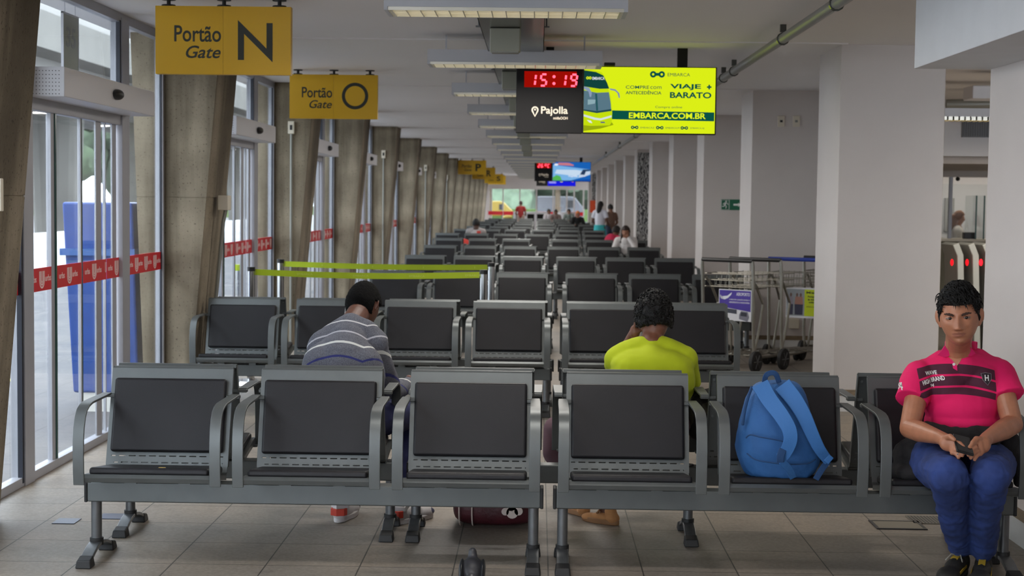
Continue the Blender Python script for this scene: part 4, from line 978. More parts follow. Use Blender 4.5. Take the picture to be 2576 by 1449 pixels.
# torn spots
def torn(x, y, z, s, label):
    q = MB(); rnd = random.Random(int(x * 100)); pts = [(s * rnd.uniform(.5, 1) * math.cos(a * 0.7), 0.5 * s * rnd.uniform(.5, 1) * math.sin(a * 0.7)) for a in range(9)]
    q.prism(pts, lambda a, c, d: (x + a, y + c, z + d), 0, 0.003); tag(q.build('foam_scrap', M['foam']), label, 'scrap')
torn(-1.555, 6.20, 0.4255, 0.02, 'yellow foam scrap showing on the leftmost front seat cushion')
torn(1.07, 6.175, 0.4255, 0.02, 'yellow foam scrap on the seat cushion below the blue backpack')
# ---------------- bags ----------------
BLUE = mat('blue_nylon', (36, 88, 146), 0.75, var=0.06, vscale=14, bump=0.25, bscale=45); BLUE2 = mat('blue_nylon_strap', (48, 104, 166), 0.7, bump=0.15, bscale=80); BLUED = mat('blue_mesh', (24, 62, 106), 0.8, bump=0.2, bscale=200)
bp = thing('backpack', 'bright blue backpack standing on the front row seat, straps towards the camera', 'backpack', (1.035, 6.30, 0.42))
def bpf(px, py, Y): p = pix(px, py, Y); return (p.x, p.z)
Yb = 6.20
def sect(v):
    """outline of the bag: left and right px edge at height px"""
    T = [(962, 1925, 2012), (985, 1898, 2030), (1020, 1880, 2043), (1060, 1866, 2052), (1100, 1860, 2062), (1140, 1857, 2070), (1170, 1862, 2066), (1192, 1876, 2050), (1204, 1890, 2030)]
    return T
q = MB(); n = 28; rings = []
T = sect(0)
for i, (py, xl, xr) in enumerate(T):
    a = pix(xl, py, Yb); b = pix(xr, py, Yb); cx_ = (a.x + b.x) / 2; hw = (b.x - a.x) / 2; z = a.z
    t_ = i / (len(T) - 1); dep = 0.05 + 0.085 * math.sin(math.pi * min(1, 0.15 + t_ * 0.72)); yc = Yb + 0.05 + 0.045 * (1 - t_)
    ring = []
    for k in range(n):
        an = 2 * math.pi * k / n; ca, sa = math.cos(an), math.sin(an)
        ring.append((cx_ + hw * math.copysign(abs(ca) ** 0.75, ca), yc + dep * math.copysign(abs(sa) ** 0.7, sa), z))
    rings.append(ring)
vs = [p for r in rings for p in r]; fs = [(i * n + k, i * n + (k + 1) % n, (i + 1) * n + (k + 1) % n, (i + 1) * n + k) for i in range(len(T) - 1) for k in range(n)]
fs += [tuple(range(n)), tuple(range((len(T) - 1) * n, len(T) * n))[::-1]]
q.add(vs, fs)
body = q.build('bag_body', BLUE, bp, sub=2, noisef=lambda p: 0.007 * noise.noise(p * 14) + 0.003 * noise.noise(p * 40))
def on_bag(px, py, off): return pix(px, py, off)
def strap(pts, wd, th, name, m, Ys):
    P = [pix(x, y, Y) for (x, y), Y in zip(pts, Ys)]
    # smooth the path
    out = []
    for i in range(len(P) - 1):
        p0 = P[max(i - 1, 0)]; p1 = P[i]; p2 = P[i + 1]; p3 = P[min(i + 2, len(P) - 1)]
        for j in range(6):
            t = j / 6; out.append(0.5 * ((2 * p1) + (p2 - p0) * t + (2 * p0 - 5 * p1 + 4 * p2 - p3) * t * t + (-p0 + 3 * p1 - 3 * p2 + p3) * t ** 3))
    out.append(P[-1])
    W_ = [wd[0] + (wd[1] - wd[0]) * i / (len(out) - 1) for i in range(len(out))] if isinstance(wd, tuple) else wd
    side = []
    for i in range(len(out)):
        d = (out[min(i + 1, len(out) - 1)] - out[max(i - 1, 0)]).normalized(); side.append(d.cross(V((0, 1, 0))).normalized())
    q = MB().ribbon(out, side, W_, th); return q.build(name, m, bp, bevel=0.004, bseg=2)
strap([(1912, 966), (1935, 1005), (1965, 1045), (1985, 1080), (1988, 1110), (1975, 1140), (1964, 1152)], (0.072, 0.045), 0.014, 'shoulder_strap', BLUE2, [6.16, 6.11, 6.06, 6.035, 6.03, 6.04, 6.05])
strap([(1968, 968), (1998, 1005), (2022, 1045), (2042, 1090), (2062, 1130), (2084, 1160)], (0.075, 0.040), 0.014, 'shoulder_strap', BLUE2, [6.17, 6.12, 6.09, 6.08, 6.09, 6.12])
strap([(2084, 1160), (2068, 1180), (2052, 1206)], 0.026, 0.003, 'strap_tail', BLUED, [6.12, 6.14, 6.15])
strap([(1970, 1130), (1964, 1145), (1963, 1163)], 0.030, 0.008, 'strap_buckle', BLUED, [6.03, 6.025, 6.03])
strap([(1966, 1160), (1985, 1180), (1996, 1203)], 0.03, 0.003, 'strap_tail', BLUE2, [6.035, 6.06, 6.10])
strap([(1923, 962), (1927, 945), (1940, 938), (1952, 942), (1960, 963)], 0.022, 0.006, 'grab_handle', BLUED, [6.20, 6.19, 6.19, 6.19, 6.20])
strap([(2078, 1150), (2090, 1160)], 0.035, 0.010, 'strap_buckle', BLUE2, [6.105, 6.11])
# lower pocket seam and side pocket
strap([(1876, 1102), (1888, 1094), (1915, 1100), (1950, 1106), (1975, 1112)], 0.006, 0.006, 'pocket_seam', BLUED, [6.125, 6.11, 6.085, 6.075, 6.075])
strap([(1878, 1140), (1900, 1156), (1935, 1163), (1985, 1168), (2030, 1166), (2052, 1155)], 0.006, 0.006, 'pocket_seam', BLUED, [6.13, 6.105, 6.09, 6.085, 6.10, 6.13])
strap([(1892, 972), (1880, 1005), (1872, 1040), (1868, 1070)], 0.012, 0.012, 'zip_line', BLUED, [6.21, 6.18, 6.17, 6.17])

# maroon duffel bag
MAR = mat('maroon_leather', (70, 28, 34), 0.45, var=0.2, vscale=10, bump=0.3, bscale=50); PIP = mat('cream_piping', (206, 190, 180), 0.6)
Yd = pixz(1180, 1329).y + 0.145; a = pix(1133, 1320, Yd - 0.13); b = pix(1350, 1320, Yd - 0.13)
df = thing('duffel_bag', 'maroon leather duffel bag with cream piping standing on the floor behind the bench', 'bag', ((a.x + b.x) / 2, Yd, 0))
q = MB(); x0, x1 = a.x + 0.005, b.x; H_ = 0.24; D_ = 0.15; n = 20; N_ = 14; rings = []
for i in range(N_ + 1):
    u = i / N_; x = x0 + (x1 - x0) * u; e = (1 - abs(2 * u - 1) ** 5 * 0.28)
    ring = []
    for k in range(n):
        an = 2 * math.pi * k / n; ca, sa = math.cos(an), math.sin(an)
        ring.append((x, Yd + D_ * e * math.copysign(abs(ca) ** 0.6, ca), H_ / 2 + (H_ / 2) * e * math.copysign(abs(sa) ** 0.6, sa)))
    rings.append(ring)
q.add([p for r in rings for p in r], [(i * n + k, i * n + (k + 1) % n, (i + 1) * n + (k + 1) % n, (i + 1) * n + k) for i in range(N_) for k in range(n)] + [tuple(range(n))[::-1], tuple(range(N_ * n, (N_ + 1) * n))])
q.build('bag_body', MAR, df, sub=1, noisef=lambda p: 0.006 * noise.noise(p * 12))
for u in (0.14, 0.29):
    i = u * N_; x = x0 + (x1 - x0) * u
    pts = [(x - 0.02 * math.sin(an * 0.5), Yd + (D_ + 0.004) * math.copysign(abs(math.cos(an)) ** 0.6, math.cos(an)), H_ / 2 + (H_ / 2 + 0.003) * math.copysign(abs(math.sin(an)) ** 0.6, math.sin(an))) for an in [math.radians(95 + 8.5 * j) for j in range(21)]]
    MB().tube(pts, 0.0035, 6).build('piping', PIP, df, smooth=True)
q = MB(); fn = lambda p_, r, d: (p_, Yd - D_ - 0.006 - d, r)
cx_ = x0 + (x1 - x0) * 0.70
for dx, dz, r in ((0, 0.115, 0.026), (-0.028, 0.085, 0.018), (0.035, 0.088, 0.020), (0.005, 0.080, 0.028), (-0.02, 0.138, 0.011), (0.02, 0.138, 0.011)): q.prism(arc((cx_ + dx, dz), r, 0, 340, 16), fn, 0, 0.002)
q.build('cream_patch', PIP, df)
for dx in (0.33, 0.55):
    pass
pts = [(x0 + 0.13, Yd - 0.03, H_ - 0.005), (x0 + 0.16, Yd - 0.05, H_ + 0.05), (x0 + 0.22, Yd - 0.05, H_ + 0.06), (x0 + 0.28, Yd - 0.05, H_ + 0.05), (x0 + 0.31, Yd - 0.03, H_ - 0.005)]
MB().tube(pts, 0.008, 8).build('bag_handle', MAR, df, smooth=True)

# camouflage backpack on the second row
CAMO = mat('camo_cloth', (20, 20, 20), 0.9); nt = CAMO.node_tree; b_ = nt.nodes['Principled BSDF']; vo = nt.nodes.new('ShaderNodeTexVoronoi'); vo.inputs['Scale'].default_value = 15
rp = nt.nodes.new('ShaderNodeValToRGB'); rp.color_ramp.interpolation = 'CONSTANT'
for pos, c in ((0.0, (24, 23, 22)), (0.55, (62, 60, 50)), (0.72, (150, 146, 130)), (0.82, (30, 29, 28))):
    e = rp.color_ramp.elements.new(pos) if pos > 0 else rp.color_ramp.elements[0]; e.color = (*lin(c), 1)
rp.color_ramp.elements[-1].color = (*lin((28, 27, 26)), 1)
tc = nt.nodes.new('ShaderNodeTexCoord'); nt.links.new(tc.outputs['Object'], vo.inputs['Vector']); nt.links.new(vo.outputs['Color'], rp.inputs[0]); nt.links.new(rp.outputs[0], b_.inputs['Base Color'])
Yc = 7.12; p = pix(1790, 1080, Yc)
cb = thing('backpack', 'dark camouflage backpack beside the person in yellow', 'backpack', (p.x, Yc, 0.42))
q = MB(); q.sph((p.x, Yc, 0.54), (0.125, 0.13, 0.145), 18, 12); q.sph((p.x + 0.02, Yc, 0.48), (0.145, 0.14, 0.07), 18, 10); q.sph((p.x - 0.0, Yc - 0.0, 0.62), (0.09, 0.09, 0.06))
q.build('bag_body', CAMO, cb, remesh=0.012, smi=3, noisef=lambda w_: 0.014 * noise.noise(w_ * 11))
a = pix(1752, 1015, Yc); pts = [pix(1752, 1040, Yc), pix(1757, 1005, Yc), pix(1775, 984, Yc), pix(1803, 978, Yc), pix(1830, 990, Yc)]
MB().tube(pts, 0.012, 8).build('bag_handle', mat('dark_webbing', (34, 32, 30), 0.8), cb, smooth=True)
q = MB(); c = pix(1800, 1135, 7.02); q.sph((c.x, 7.0, 0.445), (0.09, 0.06, 0.022)); q.sph((c.x + 0.02, 7.0, 0.46), (0.04, 0.05, 0.022))
tag(q.build('folded_cloth', mat('grey_cloth', (92, 92, 94), 0.9), remesh=0.008, smi=4, noisef=lambda w_: 0.008 * noise.noise(w_ * 25)), 'grey crumpled cloth lying on the seat below the camouflage backpack', 'cloth')
# red bag far back
p = pix(1163, 592, 33.0); tag(MB().sph((p.x, 33.45, 0.56), (0.17, 0.1, 0.14)).build('red_bag', mat('red_cloth', (200, 60, 50), 0.8), smooth=True, noisef=lambda w_: 0.02 * noise.noise(w_ * 8)), 'small red bag on a far seat left of the person in the grey hoodie', 'bag')

# ---------------- luggage carts ----------------
CART = mat('cart_steel', (150, 146, 136), 0.32, 0.85, var=0.1, vscale=12); WIRE = mat('wire_steel', (128, 124, 114), 0.4, 0.7)
def cart(x, y, rz, label, ad, hand=False, hcol=None):
    """push handle at -y side... origin between the rear wheels; cart points along +y"""
    t = thing('luggage_cart', label, 'luggage cart', (x, y, 0), 'luggage carts in the alcove', rz)
    T = WM[t.name]
    def B(q, nm_, m, par=None, **k):
        q.v = [T @ p for p in q.v]; return q.build(nm_, m, par or t, **k)
    q = MB(); W_ = 0.27
    for s in (-1, 1):
        q.tube([(s * W_, 0.0, 0.10), (s * W_, -0.02, 0.5), (s * W_, -0.05, 0.98), (s * W_ * 0.98, -0.055, 1.03)], 0.016, 8)
        q.tube([(s * W_ * .9, 0.03, 0.12), (s * W_ * .9, 0.14, 0.40), (s * W_ * .9, 0.20, 0.62), (s * W_ * .9, 0.06, 0.80), (s * W_ * .9, -0.03, 0.87)], 0.013, 8)
        q.tube([(s * W_, 0.0, 0.14), (s * W_ * 0.8, 0.45, 0.12), (s * W_ * 0.35, 0.85, 0.10)], 0.015, 8)
    B(q, 'cart_frame', CART, smooth=True)
    q = MB(); q.tube([(-W_, -0.055, 1.03), (W_, -0.055, 1.03)], 0.019, 8); B(q, 'push_handle', hcol or M['plastic_black'], smooth=True)
    q = MB()
    for i in range(5): u = -W_ * .7 + W_ * 1.4 * i / 4; q.tube([(u, 0.05, 0.155), (u * .6, 0.8, 0.125)], 0.007, 6)
    for yv in (0.1, 0.4, 0.7): q.tube([(-W_ * (1 - yv * .5), yv, 0.145 - yv * .03), (W_ * (1 - yv * .5), yv, 0.145 - yv * .03)], 0.008, 6)
    B(q, 'platform', CART, smooth=True)
    q = MB()
    for z in (0.78, 0.84, 0.90):
        for yv in (0.0, 0.22): q.tube([(-W_, yv, z), (W_, yv, z)], 0.004, 5)
        for s in (-1, 1): q.tube([(s * W_, 0, z), (s * W_, 0.22, z)], 0.004, 5)
    for i in range(11):
        u = -W_ + 2 * W_ * i / 10; q.tube([(u, 0.22, 0.91), (u, 0.20, 0.77), (u, 0.0, 0.77), (u, 0.0, 0.88)], 0.003, 5)
    B(q, 'wire_basket', WIRE)
    for s in (-1, 1):
        w_ = MB(); w_.cyl((s * (W_ + 0.02) - 0.02, 0, 0.10), (s * (W_ + 0.02) + 0.02, 0, 0.10), 0.10, 28); wo = B(w_, 'wheel', M['rubber'], bevel=0.008)
        h = MB(); h.cyl((s * (W_ + 0.02) - 0.024, 0, 0.10), (s * (W_ + 0.02) + 0.024, 0, 0.10), 0.016, 14)
        for i in range(6):
            an = i * math.pi / 3; 
            for sd in (-1, 1): h.tube([(s * (W_ + 0.02) + sd * 0.021, 0, 0.10), (s * (W_ + 0.02) + sd * 0.021, 0.07 * math.cos(an), 0.10 + 0.07 * math.sin(an))], 0.005, 5)
        hh = B(h, 'wheel_hub', M['steel_leg'], wo)
    w_ = MB(); w_.cyl((-0.015, 0.86, 0.05), (0.015, 0.86, 0.05), 0.05, 18); B(w_, 'front_caster', M['rubber'], bevel=0.004)
    # advert board under the basket facing backwards
    if ad is None: return t
    q = MB(); q.box(-0.255, 0.255, -0.035, -0.025, 0.47, 0.76); q.v = [V((p.x * 0.68 + 0.08, p.y, p.z)) for p in q.v]; bd = B(q, 'advert_board', mat('board_white', (222, 222, 226), 0.5))
    yv = -0.0355
    def quad(pts, nm_, col, k=1):
        q = MB(); q.prism(pts, lambda a, c, d: (a * 0.68 + 0.08, yv - 0.0006 * k - d, c), 0, 0.0004); return B(q, nm_, mat('cart_' + nm_, col, 0.5), bd)
    def words(lst, nm_, col, k=3):
        q = MB()
        for s_, a, c, w1, h1 in lst: put_text(q, s_, (a * 0.68 + 0.08, yv - 0.0006 * k, c), (1, 0, 0), (0, 0, 1), w1 * 0.68, h1, th=0.0003, bold=0.02)
        B(q, nm_, mat('cart_' + nm_, col, 0.5), bd)
    if ad == 'purple':
        quad([(-0.245, 0.60), (0.245, 0.56), (0.245, 0.752), (-0.245, 0.752)], 'purple_field', (66, 40, 150))
        quad([(-0.245, 0.55), (0.03, 0.535), (0.03, 0.575), (-0.245, 0.59)], 'dark_band', (60, 62, 74))
        quad([(-0.235, 0.69), (-0.12, 0.70), (-0.05, 0.735), (-0.06, 0.712), (-0.11, 0.68), (-0.16, 0.665), (-0.22, 0.672), (-0.235, 0.71), (-0.222, 0.70)], 'airplane', (226, 226, 236), 2)
        quad([(0.07, 0.49), (0.2, 0.47), (0.225, 0.51), (0.2, 0.56), (0.1, 0.565), (0.07, 0.53)], 'coach', (120, 118, 130), 2)
        quad([(0.09, 0.52), (0.19, 0.515), (0.19, 0.55), (0.1, 0.555)], 'coach_window', (40, 40, 52), 3)
        words([('AEROPORTO', 0.02, 0.705, 0.21, 0.03), ('A MELHOR LIGAÇÃO ENTRE O', -0.09, 0.66, 0.32, 0.016), ('AEROPORTO E A RODOVIÁRIA', -0.09, 0.635, 0.32, 0.018)], 'board_words', (228, 226, 238))
    else:
        quad([(-0.245, 0.49), (0.02, 0.49), (0.02, 0.745), (-0.245, 0.745)], 'photo_field', (150, 154, 158))
        for u in (-0.18, -0.09, -0.035):
            quad([(u - 0.03, 0.5), (u + 0.03, 0.5), (u + 0.035, 0.60), (u - 0.035, 0.60)], 'photo_trousers', (58, 56, 78), 2)
            quad([(u - 0.035, 0.60), (u + 0.035, 0.60), (u + 0.025, 0.675), (u - 0.025, 0.675)], 'photo_shirt', (168, 120, 104) if u > -.1 else (150, 140, 150), 2)
            quad([(u + 0.017 * math.cos(k), 0.69 + 0.02 * math.sin(k)) for k in range(6)], 'photo_head', (110, 84, 72), 3)
        quad([(0.02, 0.49), (0.245, 0.49), (0.245, 0.745), (0.02, 0.745)], 'yellow_field', (198, 214, 20))
        q = MB(); logo_chain(q, lambda a, c, d: (a * 0.68 + 0.08, yv - 0.0018 - d, c), 0.045, 0.705, 0.065, 0.022); B(q, 'board_mark', M['black_print'], bd)
        words([('EMBARCA', 0.12, 0.706, 0.10, 0.016), ('Passagem', 0.07, 0.665, 0.12, 0.022), ('de ônibus', 0.07, 0.64, 0.12, 0.02), ('online', 0.085, 0.615, 0.09, 0.02), ('APONTE A CÂMERA', 0.05, 0.575, 0.17, 0.012)], 'board_words', (46, 60, 30))
    return t
def groundx(px, py): return pixz(px, py, 0.0)
g = groundx(1885, 918)
cart(1.80, 14.0, math.radians(-38), 'luggage cart closest to the bench, holding the purple advert board', 'purple')
cart(2.10, 14.30, math.radians(-36), 'luggage cart with empty black handle between the purple and the yellow boards', None)
cart(2.50, 14.45, math.radians(-30), 'luggage cart with blue handle and the yellow advert board', 'yellow', hcol=mat('blue_grip', (40, 62, 150), 0.5))
cart(2.92, 14.9, math.radians(-30), 'luggage cart half hidden behind the white column', 'yellow')
# trash bin beside the carts? only a pale socket on the wall behind
p = pix(1998, 815, 15.9); tag(MB().box(p.x - 0.06, p.x + 0.05, 15.86, 15.919, p.z - 0.05, p.z + 0.06).build('wall_box', M['beige_plate'], bevel=0.01), 'small pale box low on the alcove wall behind the carts', 'box')
# ---------------- people ----------------
def skin(name, c, rough=0.5): return mat(name, c, rough, var=0.08, vscale=30, bump=0.06, bscale=300)
SK1 = skin('tan_skin', (168, 112, 84), 0.42); SK1L = mat('tan_lips', (148, 94, 76), 0.45); SK2 = skin('brown_skin', (92, 56, 42)); SK3 = skin('brown_skin_light', (108, 66, 48))
HAIR = mat('black_hair', (13, 12, 12), 0.6, spec=0.3, bump=0.5, bscale=160); HAIR2 = mat('short_black_hair', (11, 10, 10), 0.9, spec=0.15, bump=0.9, bscale=260)
JEAN = mat('blue_jeans', (36, 56, 112), 0.85, var=0.28, vscale=7, bump=0.15, bscale=400)
def gs(v, s): return math.exp(-(v / s) ** 2)
def face_pos(d):
    x, y, z = d
    rx, ry, rz = 0.077, 0.096, 0.120
    t = max(0.0, -z)
    X = x * rx * (1 - 0.24 * t ** 1.8); Y = y * ry; Z = z * rz
    if y > 0: Y *= 1.02 - 0.25 * t
    else:
        Y *= (1 - 0.05 * (1 - t)) ; Y -= 0.004 * t
        w = min(1.0, max(0.0, -y * 1.6 - 0.1))
        f = 0.0
        f += 0.0065 * gs(Z - 0.030, 0.010) * gs(abs(X) - 0.024, 0.026)
        for s in (-1, 1):
            f -= 0.0145 * gs(X - s * 0.032, 0.018) * gs(Z - 0.010, 0.0115)
            f += 0.0055 * gs(X - s * 0.046, 0.014) * gs(Z + 0.014, 0.014)
            f += 0.0085 * gs(X - s * 0.0125, 0.0065) * gs(Z + 0.030, 0.007)
            f -= 0.0035 * gs(X - s * 0.030, 0.008) * gs(Z + 0.042, 0.014)
        nz = min(1, max(0, (0.026 - Z) / 0.050)); lowcut = 1 / (1 + math.exp(-(Z + 0.0365) / 0.0022)); upcut = 1 / (1 + math.exp((Z - 0.026) / 0.006))
        f += (0.007 + 0.018 * nz) * gs(X, 0.0085 + 0.0055 * nz) * lowcut * upcut
        f += 0.0055 * gs(Z + 0.0500, 0.0050) * gs(X, 0.024) + 0.0060 * gs(Z + 0.0625, 0.0052) * gs(X, 0.020)
        f -= 0.0050 * gs(Z + 0.0562, 0.0022) * gs(X, 0.027)
        f -= 0.0040 * gs(Z + 0.0740, 0.0060) * gs(X, 0.022) ; f += 0.0095 * gs(Z + 0.0930, 0.012) * gs(X, 0.020)
        Y -= f * w
    return V((X, Y, Z))
def sphere_grid(seg, ring, fn):
    vs = [fn(V((0, 0, 1)))]; fs = []
    for i in range(1, ring):
        ph = math.pi * i / ring
        for k in range(seg):
            t = 2 * math.pi * k / seg; vs.append(fn(V((math.sin(ph) * math.cos(t), math.sin(ph) * math.sin(t), math.cos(ph)))))
    vs.append(fn(V((0, 0, -1))))
    fs = [(0, 1 + k, 1 + (k + 1) % seg) for k in range(seg)]
    for i in range(ring - 2):
        o = 1 + i * seg; fs += [(o + k, o + seg + k, o + seg + (k + 1) % seg, o + (k + 1) % seg) for k in range(seg)]
    o = 1 + (ring - 2) * seg; e = len(vs) - 1
    fs += [(o + k, e, o + (k + 1) % seg) for k in range(seg)]
    return vs, fs
def add_head(q, Cn, R, s=1.0, hi=False, ear=1.0):
    Cn = V(Cn)
    vs, fs = sphere_grid(128 if hi else 48, 96 if hi else 36, lambda d: Cn + R @ (face_pos(d) * s)); q.add(vs, fs)
    for sx in (-1, 1):
        q.sph(Cn + R @ (V((sx * 0.077, 0.006, -0.006)) * s), (0.006 * s * ear, 0.014 * s * ear, 0.027 * s * ear), 12, 10, R @ Matrix.Rotation(sx * math.radians(-28), 3, 'Z'))
        q.sph(Cn + R @ (V((sx * (0.080 + 0.004 * ear), 0.011, 0.002)) * s), (0.0045 * s, 0.013 * s * ear, 0.022 * s * ear), 12, 10, R @ Matrix.Rotation(sx * math.radians(-42), 3, 'Z'))
def add_eyelids(q, Cn, R):
    for sx in (-1, 1):
        for up, zz_, rr in ((1, 0.0070, 0.0030), (-1, 0.0058, 0.0024)):
            pts = [V(Cn) + R @ V((sx * 0.032 + u * 0.0165, -0.0795 + 0.008 * u * u, 0.0100 + up * zz_ * (1 - u * u) - 0.0015 * abs(u))) for u in (-1, -.5, 0, .5, 1)]
            q.tube(pts, rr, 8)
def paint(o, parent, fn, ms):
    me = o.data
    for m_ in ms:
        if m_.name not in [x.name for x in me.materials if x]: me.materials.append(m_)
    base = len(me.materials) - len(ms); Mx = WM[parent.name]
    for p in me.polygons:
        k = fn(Mx @ p.center)
        if k >= 0: p.material_index = base + k
def hair_cap(Cn, R, name, parent, m, off, mask, s=1.0, rough=0.004, freq=60, seg=96, ring=64):
    Cn = V(Cn)
    def fn(d):
        b = face_pos(d) * s; k = mask(d); h = off(d) if callable(off) else off
        n_ = b.normalized(); p = b + n_ * (h * k - 0.012 * (1 - k))
        if k > 0.3: p = p + n_ * rough * noise.noise(p * freq) + n_ * rough * 0.6 * noise.noise(p * freq * 2.3)
        return Cn + R @ p
    vs, fs = sphere_grid(seg, ring, fn); q = MB(); q.add(vs, fs)
    return q.build(name, m, parent, smooth=True)
def sstep(a, b, v): t = min(1, max(0, (v - a) / (b - a))); return t * t * (3 - 2 * t)
def fingers(q, knuckles, tips, r0=0.0085, r1=0.0068, lift=V((0, 0, 0.008))):
    for k, t in zip(knuckles, tips):
        k = V(k); t = V(t); mid = k.lerp(t, 0.45) + lift; m2 = k.lerp(t, 0.76) + lift * 0.7
        q.limb([k, mid, m2, t], [r0, r0 * 0.96, (r0 + r1) / 2, r1], 10)
class Surf:
    def __init__(s, o, parent):
        me = o.data; Mx = WM[parent.name]; s.b = BVHTree.FromPolygons([Mx @ v.co for v in me.vertices], [tuple(p.vertices) for p in me.polygons])
    def hit(s, x, z, y0=4.0, d=V((0, 1, 0))):
        h = s.b.ray_cast(V((x, y0, z)), d); return h[0]
def lay(mb_src, surf, off=0.0022, ydef=6.15):
    """lay flat marks (vertices given near the surface) onto the cloth"""
    for i, p in enumerate(mb_src.v):
        h = surf.hit(p.x, p.z)
        mb_src.v[i] = V((p.x, (h.y if h is not None and h.y < 6.40 else 6.235) - off + (p.y - ydef), p.z))
    return mb_src

# ---- man in the pink polo shirt ----
PM = thing('person', 'person in bright pink polo shirt and blue jeans sitting with a phone, facing the camera', 'person', (1.72, 6.2, 0))
P_ = pix
Hc = P_(2413, 797, 6.13); Hc = V((Hc.x, 6.13, Hc.z)); HR = Matrix.Rotation(math.radians(8), 3, 'Y') @ Matrix.Rotation(math.radians(7), 3, 'X') @ Matrix.Rotation(math.radians(-5), 3, 'Z')
HR = Matrix.Rotation(math.radians(-7), 3, 'Y') @ Matrix.Rotation(math.radians(5), 3, 'X') @ Matrix.Rotation(math.radians(-19), 3, 'Z')
sh = [P_(2318, 938, 6.31), P_(2508, 932, 6.31)]; el = [P_(2288, 1078, 6.17), P_(2548, 1068, 6.17)]; wr = [P_(2366, 1101, 5.95), P_(2482, 1103, 5.95)]
q = MB(); add_head(q, Hc, HR, 1.0, hi=True, ear=1.4); add_eyelids(q, Hc, HR)
nk = P_(2415, 905, 6.31)
q.limb([Hc + HR @ V((0, 0.02, -0.05)), Hc.lerp(nk, 0.62) + V((0, 0.02, 0)), nk], [0.056, 0.053, 0.054], 20)
q.limb([nk, P_(2415, 1010, 6.36), V((1.735, 6.38, 0.56))], [0.060, 0.08, 0.09], 16)
q.limb([sh[0], sh[1]], [0.045, 0.045])
for i in (0, 1):
    q.limb([sh[i], sh[i].lerp(el[i], 0.5), el[i], el[i].lerp(wr[i], 0.35), wr[i]], [0.048, 0.046, 0.041, 0.043, 0.027], 18)
# hands
kn0 = [P_(x, y, Y) for x, y, Y in ((2404, 1112, 5.875), (2405, 1121, 5.868), (2402, 1131, 5.868), (2395, 1139, 5.875))]
q.sph(P_(2388, 1116, 5.90), (0.040, 0.022, 0.032), 14, 10); q.limb([wr[0], P_(2384, 1112, 5.91)], [0.027, 0.030]); q.limb([P_(2395, 1113, 5.89), P_(2398, 1132, 5.885)], [0.018, 0.016])
fingers(q, kn0, [P_(x, y, Y) for x, y, Y in ((2428, 1131, 5.845), (2426, 1139, 5.845), (2421, 1146, 5.85), (2411, 1151, 5.858))], 0.0092, 0.0075)
q.limb([P_(2378, 1102, 5.90), P_(2390, 1098, 5.875), P_(2400, 1106, 5.855)], [0.013, 0.0115, 0.009], 10)
kn1 = [P_(x, y, Y) for x, y, Y in ((2453, 1116, 5.87), (2455, 1126, 5.865), (2460, 1135, 5.868), (2467, 1142, 5.875))]
q.sph(P_(2470, 1120, 5.90), (0.036, 0.022, 0.034), 14, 10); q.limb([wr[1], P_(2474, 1114, 5.91)], [0.027, 0.029]); q.limb([P_(2463, 1116, 5.89), P_(2466, 1136, 5.885)], [0.018, 0.016])
fingers(q, kn1, [P_(x, y, Y) for x, y, Y in ((2434, 1134, 5.845), (2436, 1145, 5.845), (2442, 1152, 5.85), (2452, 1156, 5.858))], 0.0092, 0.0075)
q.limb([P_(2470, 1106, 5.90), P_(2456, 1104, 5.88), P_(2446, 1114, 5.86)], [0.013, 0.0115, 0.009], 10)
bo = q.build('body', SK1, PM, remesh=0.0034, smi=2)
HRi = HR.inverted()
def lips(p):
    l = HRi @ (p - Hc)
    if l.y < -0.07 and abs(l.x) < 0.027:
        e = (l.x / 0.026) ** 2
        if -0.0560 < l.z < -0.0500 + 0.003 * (1 - e) - 0.004 * e: return 0
        if -0.0665 + 0.008 * e < l.z <= -0.0560: return 0
    return -1
paint(bo, PM, lips, [SK1L])
for sx in (-1, 1):
    c = Hc + HR @ V((sx * 0.032, -0.0705, 0.0098)); q = MB().sph(c, (0.0170, 0.0115, 0.0082), 16, 12, HR); e_ = q.build('eye', mat('eye_white', (122, 106, 98), 0.3), PM, smooth=True)
    q = MB().sph(Hc + HR @ V((sx * 0.032 + 0.001, -0.0795, 0.0102)), (0.0066, 0.0033, 0.0064), 14, 10, HR); q.build('iris', mat('iris_dark', (26, 16, 12), 0.15), e_, smooth=True)
    q = MB(); up = [Hc + HR @ V((sx * (0.015 + 0.037 * u), -0.0915 + 0.016 * u * u, 0.0228 + 0.006 * math.sin(u * 2.2) + 0.001 * math.sin(u * 40))) for u in [i / 10 for i in range(11)]]
    q.tube(up, [0.0025 + 0.0028 * math.sin(math.pi * min(1, 0.15 + i / 11)) for i in range(11)], 6); q.build('eyebrow', mat('brow_hair', (58, 38, 30), 0.9), PM, smooth=True)
def hm_mask(d):
    # hairline: high on the forehead, down to the ears at the side, low at the nape
    x, y, z = d; fr = sstep(0.25, -0.55, y); side = abs(x)
    line = 0.50 * fr + (-0.42) * (1 - fr) - 0.30 * sstep(0.70, 0.90, side) * fr
    return sstep(line - 0.04, line + 0.05, z)
hc = hair_cap(Hc, HR, 'hair', PM, HAIR, lambda d: 0.003 + 0.023 * max(0, d[2]) ** 1.2 + 0.005 * max(0, -d[1]) * max(0, d[2]), hm_mask, rough=0.005, freq=45)
q = MB(); rnd = random.Random(5)
